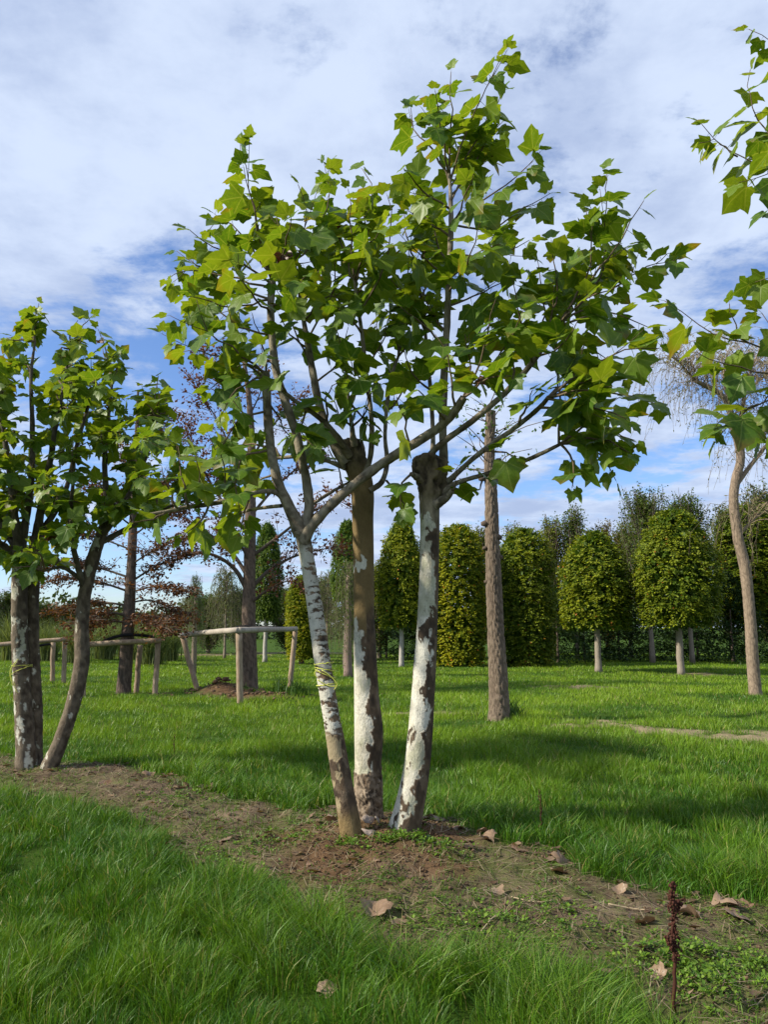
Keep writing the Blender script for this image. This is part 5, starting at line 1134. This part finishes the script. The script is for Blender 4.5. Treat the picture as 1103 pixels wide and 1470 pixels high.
# fallen plane leaves, each lying where the photo shows it
FG = [make_mesh('fallen_leaf', v, [t], M['leaf_fallen'], None, u) for v, t, u in [leaf_geo(60 + k, .18 + .08 * (k % 4)) for k in range(7)]]
def lay(px, py, size, az, tilt, label, k, group='fallen leaves on the bare soil'):
    size *= .9; tilt *= .6
    p = on_ground(px, py); o = add('fallen_leaf', FG[k % 7], None, label=label, category='leaf', group=group)
    d = np.array([math.cos(az), math.sin(az), tilt]); up = np.array([RS.normal(0, .35), RS.normal(0, .35), 1.0]); fr = frames(d[None], up[None])[0]
    V = np.array([v.co[:] for v in FG[k % 7].vertices]) * size @ fr.T
    m4 = np.eye(4); m4[:3, :3] = fr * size; m4[:3, 3] = p - V.mean(0) * [1, 1, 0] - [0, 0, np.percentile(V[:, 2], 12)]
    o.matrix_basis = Matrix(m4.tolist())
FALL = [
    (710, 1293, .13, 2.2, .5, 'crumpled brown leaf lying alone on the bare soil between plane tree and near grass'),
    (920, 1337, .15, .3, .15, 'flat tan fallen leaf lying beside a dry pale stem'),
    (995, 1325, .14, 2.8, .3, 'curled pale fallen leaf next to the pair at the grass edge'),
    (1040, 1315, .15, .2, .2, 'tan fallen leaf overlapping another at the overhanging grass edge'),
    (1052, 1326, .14, -.6, .1, 'greyish fallen leaf half under the tan one at the grass edge'),
    (1068, 1312, .11, 1.2, .3, 'russet fallen leaf tucked under the overhanging grass edge'),
    (810, 1253, .16, 1.4, .6, 'upright brown leaf at the foot of the tall grass edge'),
    (800, 1262, .13, .1, .15, 'flat tan leaf below the upright brown one at the tall grass edge'),
    (840, 1250, .12, 2.9, .3, 'dark brown leaf at the foot of the tall grass beside the upright one'),
    (540, 1325, .15, 1.5, .6, 'pale brown leaf standing in the edge of the near grass'),
    (445, 1252, .07, .5, .4, 'small pinkish leaf scrap on soil in front of the left plane stem'),
    (325, 1217, .11, 3.0, .15, 'pale flat leaf on the bare soil strip between the two plane trees'),
    (148, 1133, .17, .5, .1, 'long brown leaf on the soil near the leaning plane stem'),
    (213, 1120, .13, 2.0, .5, 'brown leaf cluster piece on the soil under the far grass edge'),
    (290, 1138, .14, .9, .5, 'brown leaf standing against the far grass edge between the plane trees'),
    (270, 1135, .12, 2.5, .3, 'flat brown leaf under the far grass edge between the plane trees'),
    (300, 1139, .11, 1.9, .6, 'narrow upright brown leaf at the far grass edge'),
    (472, 1194, .14, .1, .1, 'grey flat leaf on the soil left of the plane tree stems'),
    (445, 1187, .08, 1.7, .7, 'small dark leaf standing on soil left of the plane tree stems'),
    (632, 1198, .12, 2.4, .4, 'orange brown leaf behind the right plane stem'),
    (655, 1206, .11, .6, .3, 'russet leaf at the end of the leaf pile behind the right plane stem'),
    (618, 1190, .13, 3.4, .3, 'dark leaf in the pile behind the right plane stem'),
    (608, 1197, .12, 1.1, .2, 'flat dark leaf in the pile close to the right plane stem'),
    (690, 1213, .11, .2, .2, 'dark fallen leaf below the tall grass right of the plane tree'),
    (705, 1221, .13, 2.7, .1, 'grey brown leaf below the tall grass right of the plane tree'),
    (745, 1232, .13, .4, .3, 'tan leaf at the tall grass edge midway along the bare strip'),
    (383, 1362, .12, .3, .3, 'tan leaf caught in the near grass'),
    (468, 1447, .10, 1.0, .4, 'yellowish brown leaf caught in the lowest near grass'),
    (975, 1437, .11, 1.4, .3, 'tan leaf on soil beside the dark dried stalk'),
    (948, 1418, .09, 2.3, .2, 'brown leaf behind the dark dried stalk'),
    (892, 1292, .08, 1.6, .9, 'small pale leaf standing upright on the bare soil'),
    (540, 1258, .06, .5, .3, 'small grey leaf scrap on the mound below the stems'),
    (1030, 1440, .09, .5, .3, 'tan leaf on soil among low green weeds'),
    (65, 1400, .07, .5, .5, 'yellow leaf caught in the near grass far from the trees')]
for k, f in enumerate(FALL): lay(*f, k)
# pale bark flakes at the stems' foot
def flake(px, py, w_, h_, az, tilt, label, seed):
    r = np.random.default_rng(seed); p = on_ground(px, py); n = 12; th = np.arange(n) * 2 * pi / n; rad = r.uniform(.75, 1.15, n)
    P = np.column_stack([np.cos(th) * rad * w_, np.sin(th) * rad * h_, .25 * w_ * np.cos(th) ** 2]); top = P + [0, 0, .006]
    V = np.vstack([P, top, P.mean(0)[None], top.mean(0)[None] - [0, 0, .01]]); j = np.arange(n); jn = (j + 1) % n
    mb = MB(); mb.put(V, np.vstack([np.stack([np.full(n, 2 * n + 1), n + j, n + jn], -1), np.stack([np.full(n, 2 * n), jn, j], -1)]), np.stack([j, jn, n + jn, n + j], -1))
    o = add('bark_flake', mb.mesh('bark_flake', M['flake']), None, tuple(p + [0, 0, .03]), label=label, category='bark', group='shed bark flakes'); o.rotation_euler = (tilt, .2, az)
flake(527, 1214, .055, .035, .6, .9, 'pale pinkish bark flake leaning between left and middle plane stems', 1)
flake(529, 1228, .060, .030, .3, .5, 'pale bark flake lying on the mound before the middle plane stem', 2)
flake(541, 1214, .04, .03, 1.4, 1.0, 'grey bark flake propped against the right plane stem', 3)
# dry stems lying on the soil
def stick(pts, r, label, mat='straw'):
    P = np.array([on_ground(*q) + [0, 0, .014] for q in pts]); mb = MB(); tube(mb, cat_rom(P, 12) - P[0], np.linspace(r, r * .5, 12), 6)
    add('dry_stem', mb.mesh('dry_stem', M[mat]), None, tuple(P[0]), label=label, category='stem', group='dry stems on the soil')
stick([(875, 1319), (910, 1319), (945, 1324)], .006, 'pale dry stem lying across the bare soil near the flat tan leaf')
stick([(735, 1305), (770, 1311), (800, 1309)], .004, 'thin dry stem on the bare soil near the crumpled brown leaf')
stick([(690, 1357), (712, 1340), (730, 1332)], .004, 'thin dry stem at the edge of the near grass')
# dead dock stalks
def dock(px, py, H, label, seed, lean, cnt):
    r = np.random.default_rng(seed); p = on_ground(px, py); t = thing('dock_stalk', label, 'dried plant', p, 'dead dock stalks')
    base = np.array(t.location); mb = MB(); tz = np.linspace(0, 1, 14)[:, None]
    P = base + np.array([0, 0, 1.0]) * H * tz + np.array([lean, 0, 0]) * H * np.sin(tz * 2.2) * .5 + r.normal(0, .004, (14, 3)); tube(mb, P, np.linspace(.009, .004, 14) * H / .5, 7); mb.part('stalk', M['dock'], t)
    sd_ = MB()
    def spike(A, B, c):
        for k in range(c):
            u = r.random(); q = A + (B - A) * u + r.normal(0, .008, 3) * H / .5 * np.array([1, 1, .6])
            sd_.put(IV * r.uniform(.003, .0065) * H / .5 * [1, 1, 1.2] + q, IT)
    spike(P[5], P[-1], cnt)
    br = MB()
    for k in range(2):
        i = 6 + 3 * k; e = P[i] + np.array([r.choice([-1, 1]) * r.uniform(.02, .045), r.normal(0, .03), r.uniform(.05, .10)]) * H / .5; tube(br, cat_rom(np.stack([P[i], (P[i] + e) / 2 + [.0, 0, -.01], e]), 6), .004 * H / .5, 5); spike(P[i] * .5 + e * .5, e, cnt // 5)
    br.part('side_stem', M['dock'], t); sd_.part('seed_head', M['dock'], t, False)
dock(970, 1466, .50, 'dark red brown dead dock stalk standing at the end of the bare soil', 1, .06, 280)
dock(250, 1088, .26, 'small dark dead dock stalk standing in the grass behind the bare strip', 2, -.05, 60)
dock(776, 1212, .30, 'thin dark dead dock stalk in the tall grass right of the plane tree', 3, .1, 20)
# broad weed leaves near the stems
def rosette_plant(px, py, n, size, label, cols, seed, up=.5):
    r = np.random.default_rng(seed); p = on_ground(px, py); mb = MB()
    for k in range(n):
        az = r.uniform(0, 2 * pi); d = nrm(np.array([math.cos(az), math.sin(az), up * r.uniform(.4, 1.4)])); sd_ = nrm(np.cross(d, [0, 0, 1.0])); s_ = size * r.uniform(.6, 1.2); rows = []
        for u, w_ in ((0, .05), (.3, .30), (.6, .36), (.85, .2), (1, .02)):
            c = d * s_ * u - np.array([0, 0, 1]) * s_ * .45 * u * u; rows += [c - sd_ * s_ * w_ * .5 + [0, 0, .02 * w_], c - [0, 0, .02 * w_], c + sd_ * s_ * w_ * .5 + [0, 0, .02 * w_]]
        V = np.array(rows); Q = [(3 * i + j, 3 * i + j + 1, 3 * i + j + 4, 3 * i + j + 3) for i in range(4) for j in range(2)]
        mb.put(V, None, Q, lerp(np.array(cols[0]), np.array(cols[1]), r.random()))
    add('leafy_weed', mb.mesh('leafy_weed', M['weed']), None, tuple(p), label=label, category='weed', group='broad leaved weeds')
rosette_plant(612, 1226, 9, .10, 'green broad leaved weed at the foot of the right plane stem', ((.06, .13, .03), (.12, .2, .06)), 1)
rosette_plant(640, 1232, 8, .07, 'small green weed on the soil right of the right plane stem', ((.07, .14, .03), (.12, .2, .05)), 2)
rosette_plant(765, 1425, 7, .14, 'broad green weed leaves in the near grass', ((.07, .16, .02), (.12, .22, .04)), 3, .9)
rosette_plant(365, 1308, 7, .12, 'feathery green weed in the near grass before the bare strip', ((.07, .16, .03), (.12, .22, .05)), 4, 1.0)
rosette_plant(810, 1255, 5, .08, 'small weed under the tall grass edge by the brown leaves', ((.07, .15, .02), (.12, .2, .04)), 5)
for k, (px, py, n_, s_, lab) in enumerate(((730, 1034, 160, .42, 'dark grass tuft at the foot of the topped bare trunk'), (405, 1000, 120, .5, 'weedy tuft by the right post of the oak brace'), (428, 1003, 110, .45, 'second weedy tuft beside the oak brace'))):
    p = on_ground(px, py); r = np.random.default_rng(k); mb = MB(); V, Tt, Cc = blades(np.column_stack([r.normal(0, .14, (n_, 2)), np.zeros(n_)]), r.uniform(.4, 1.1, n_) * s_, r.uniform(.012, .022, n_), r.uniform(0, 2 * pi, n_), np.clip(r.normal(.8, .4, n_), .1, 1.8), lerp(np.array((.03, .085, .012)), np.array((.08, .15, .02)), r.random(n_)), 3)
    mb.put(V, Tt, None, Cc); add('grass_tuft', mb.mesh('grass_tuft', M['weed'], smooth=False), None, tuple(p), label=lab, category='grass tuft', group='tall tufts by the trunks')
# yellow twine tied round two plane stems
def twine(cx, ys, rad_px, Y, label, tails, seed):
    r = np.random.default_rng(seed); c0 = at(cx[0], ys[0], Y); mb = MB()
    for k, (x, y) in enumerate(zip(cx, ys)):
        c = at(x, y, Y); R_ = rad_px * Y / F / 2 + .006; th = np.linspace(0, 2 * pi, 40); tl = r.normal(0, .25); P = c + np.stack([np.cos(th) * R_, np.sin(th) * R_, np.cos(th) * R_ * tl + r.normal(0, .002, 40)], -1)
        P[-1] = P[0]; tube(mb, P - c0, .0035, 5)
    for tt in tails:
        a = np.array(tt, float); P = cat_rom(at(a[:, 0], a[:, 1], Y - rad_px * Y / F / 2 - .012), 14); tube(mb, P - c0, .0035, 5)
    add('twine', mb.mesh('twine', M['twine']), None, tuple(c0), label=label, category='twine', group='twine on plane stems')
twine([465, 466, 467, 469], [952, 960, 967, 982], 26, D0 - .11, 'yellow twine tied round the left stem of the three stemmed plane tree', [[(462, 962), (474, 970), (484, 982), (480, 990)], [(456, 976), (466, 982), (474, 985), (485, 985)], [(458, 958), (452, 966), (456, 974)]], 1)
twine([31, 31], [955, 962], 25, DL, 'loose yellow twine round the speckled stem of the further plane tree', [[(24, 950), (14, 962), (16, 978), (25, 995)], [(26, 946), (18, 955), (15, 970), (22, 985)]], 2)
print('meshes', len(bpy.data.meshes), 'objects', len(bpy.data.objects))
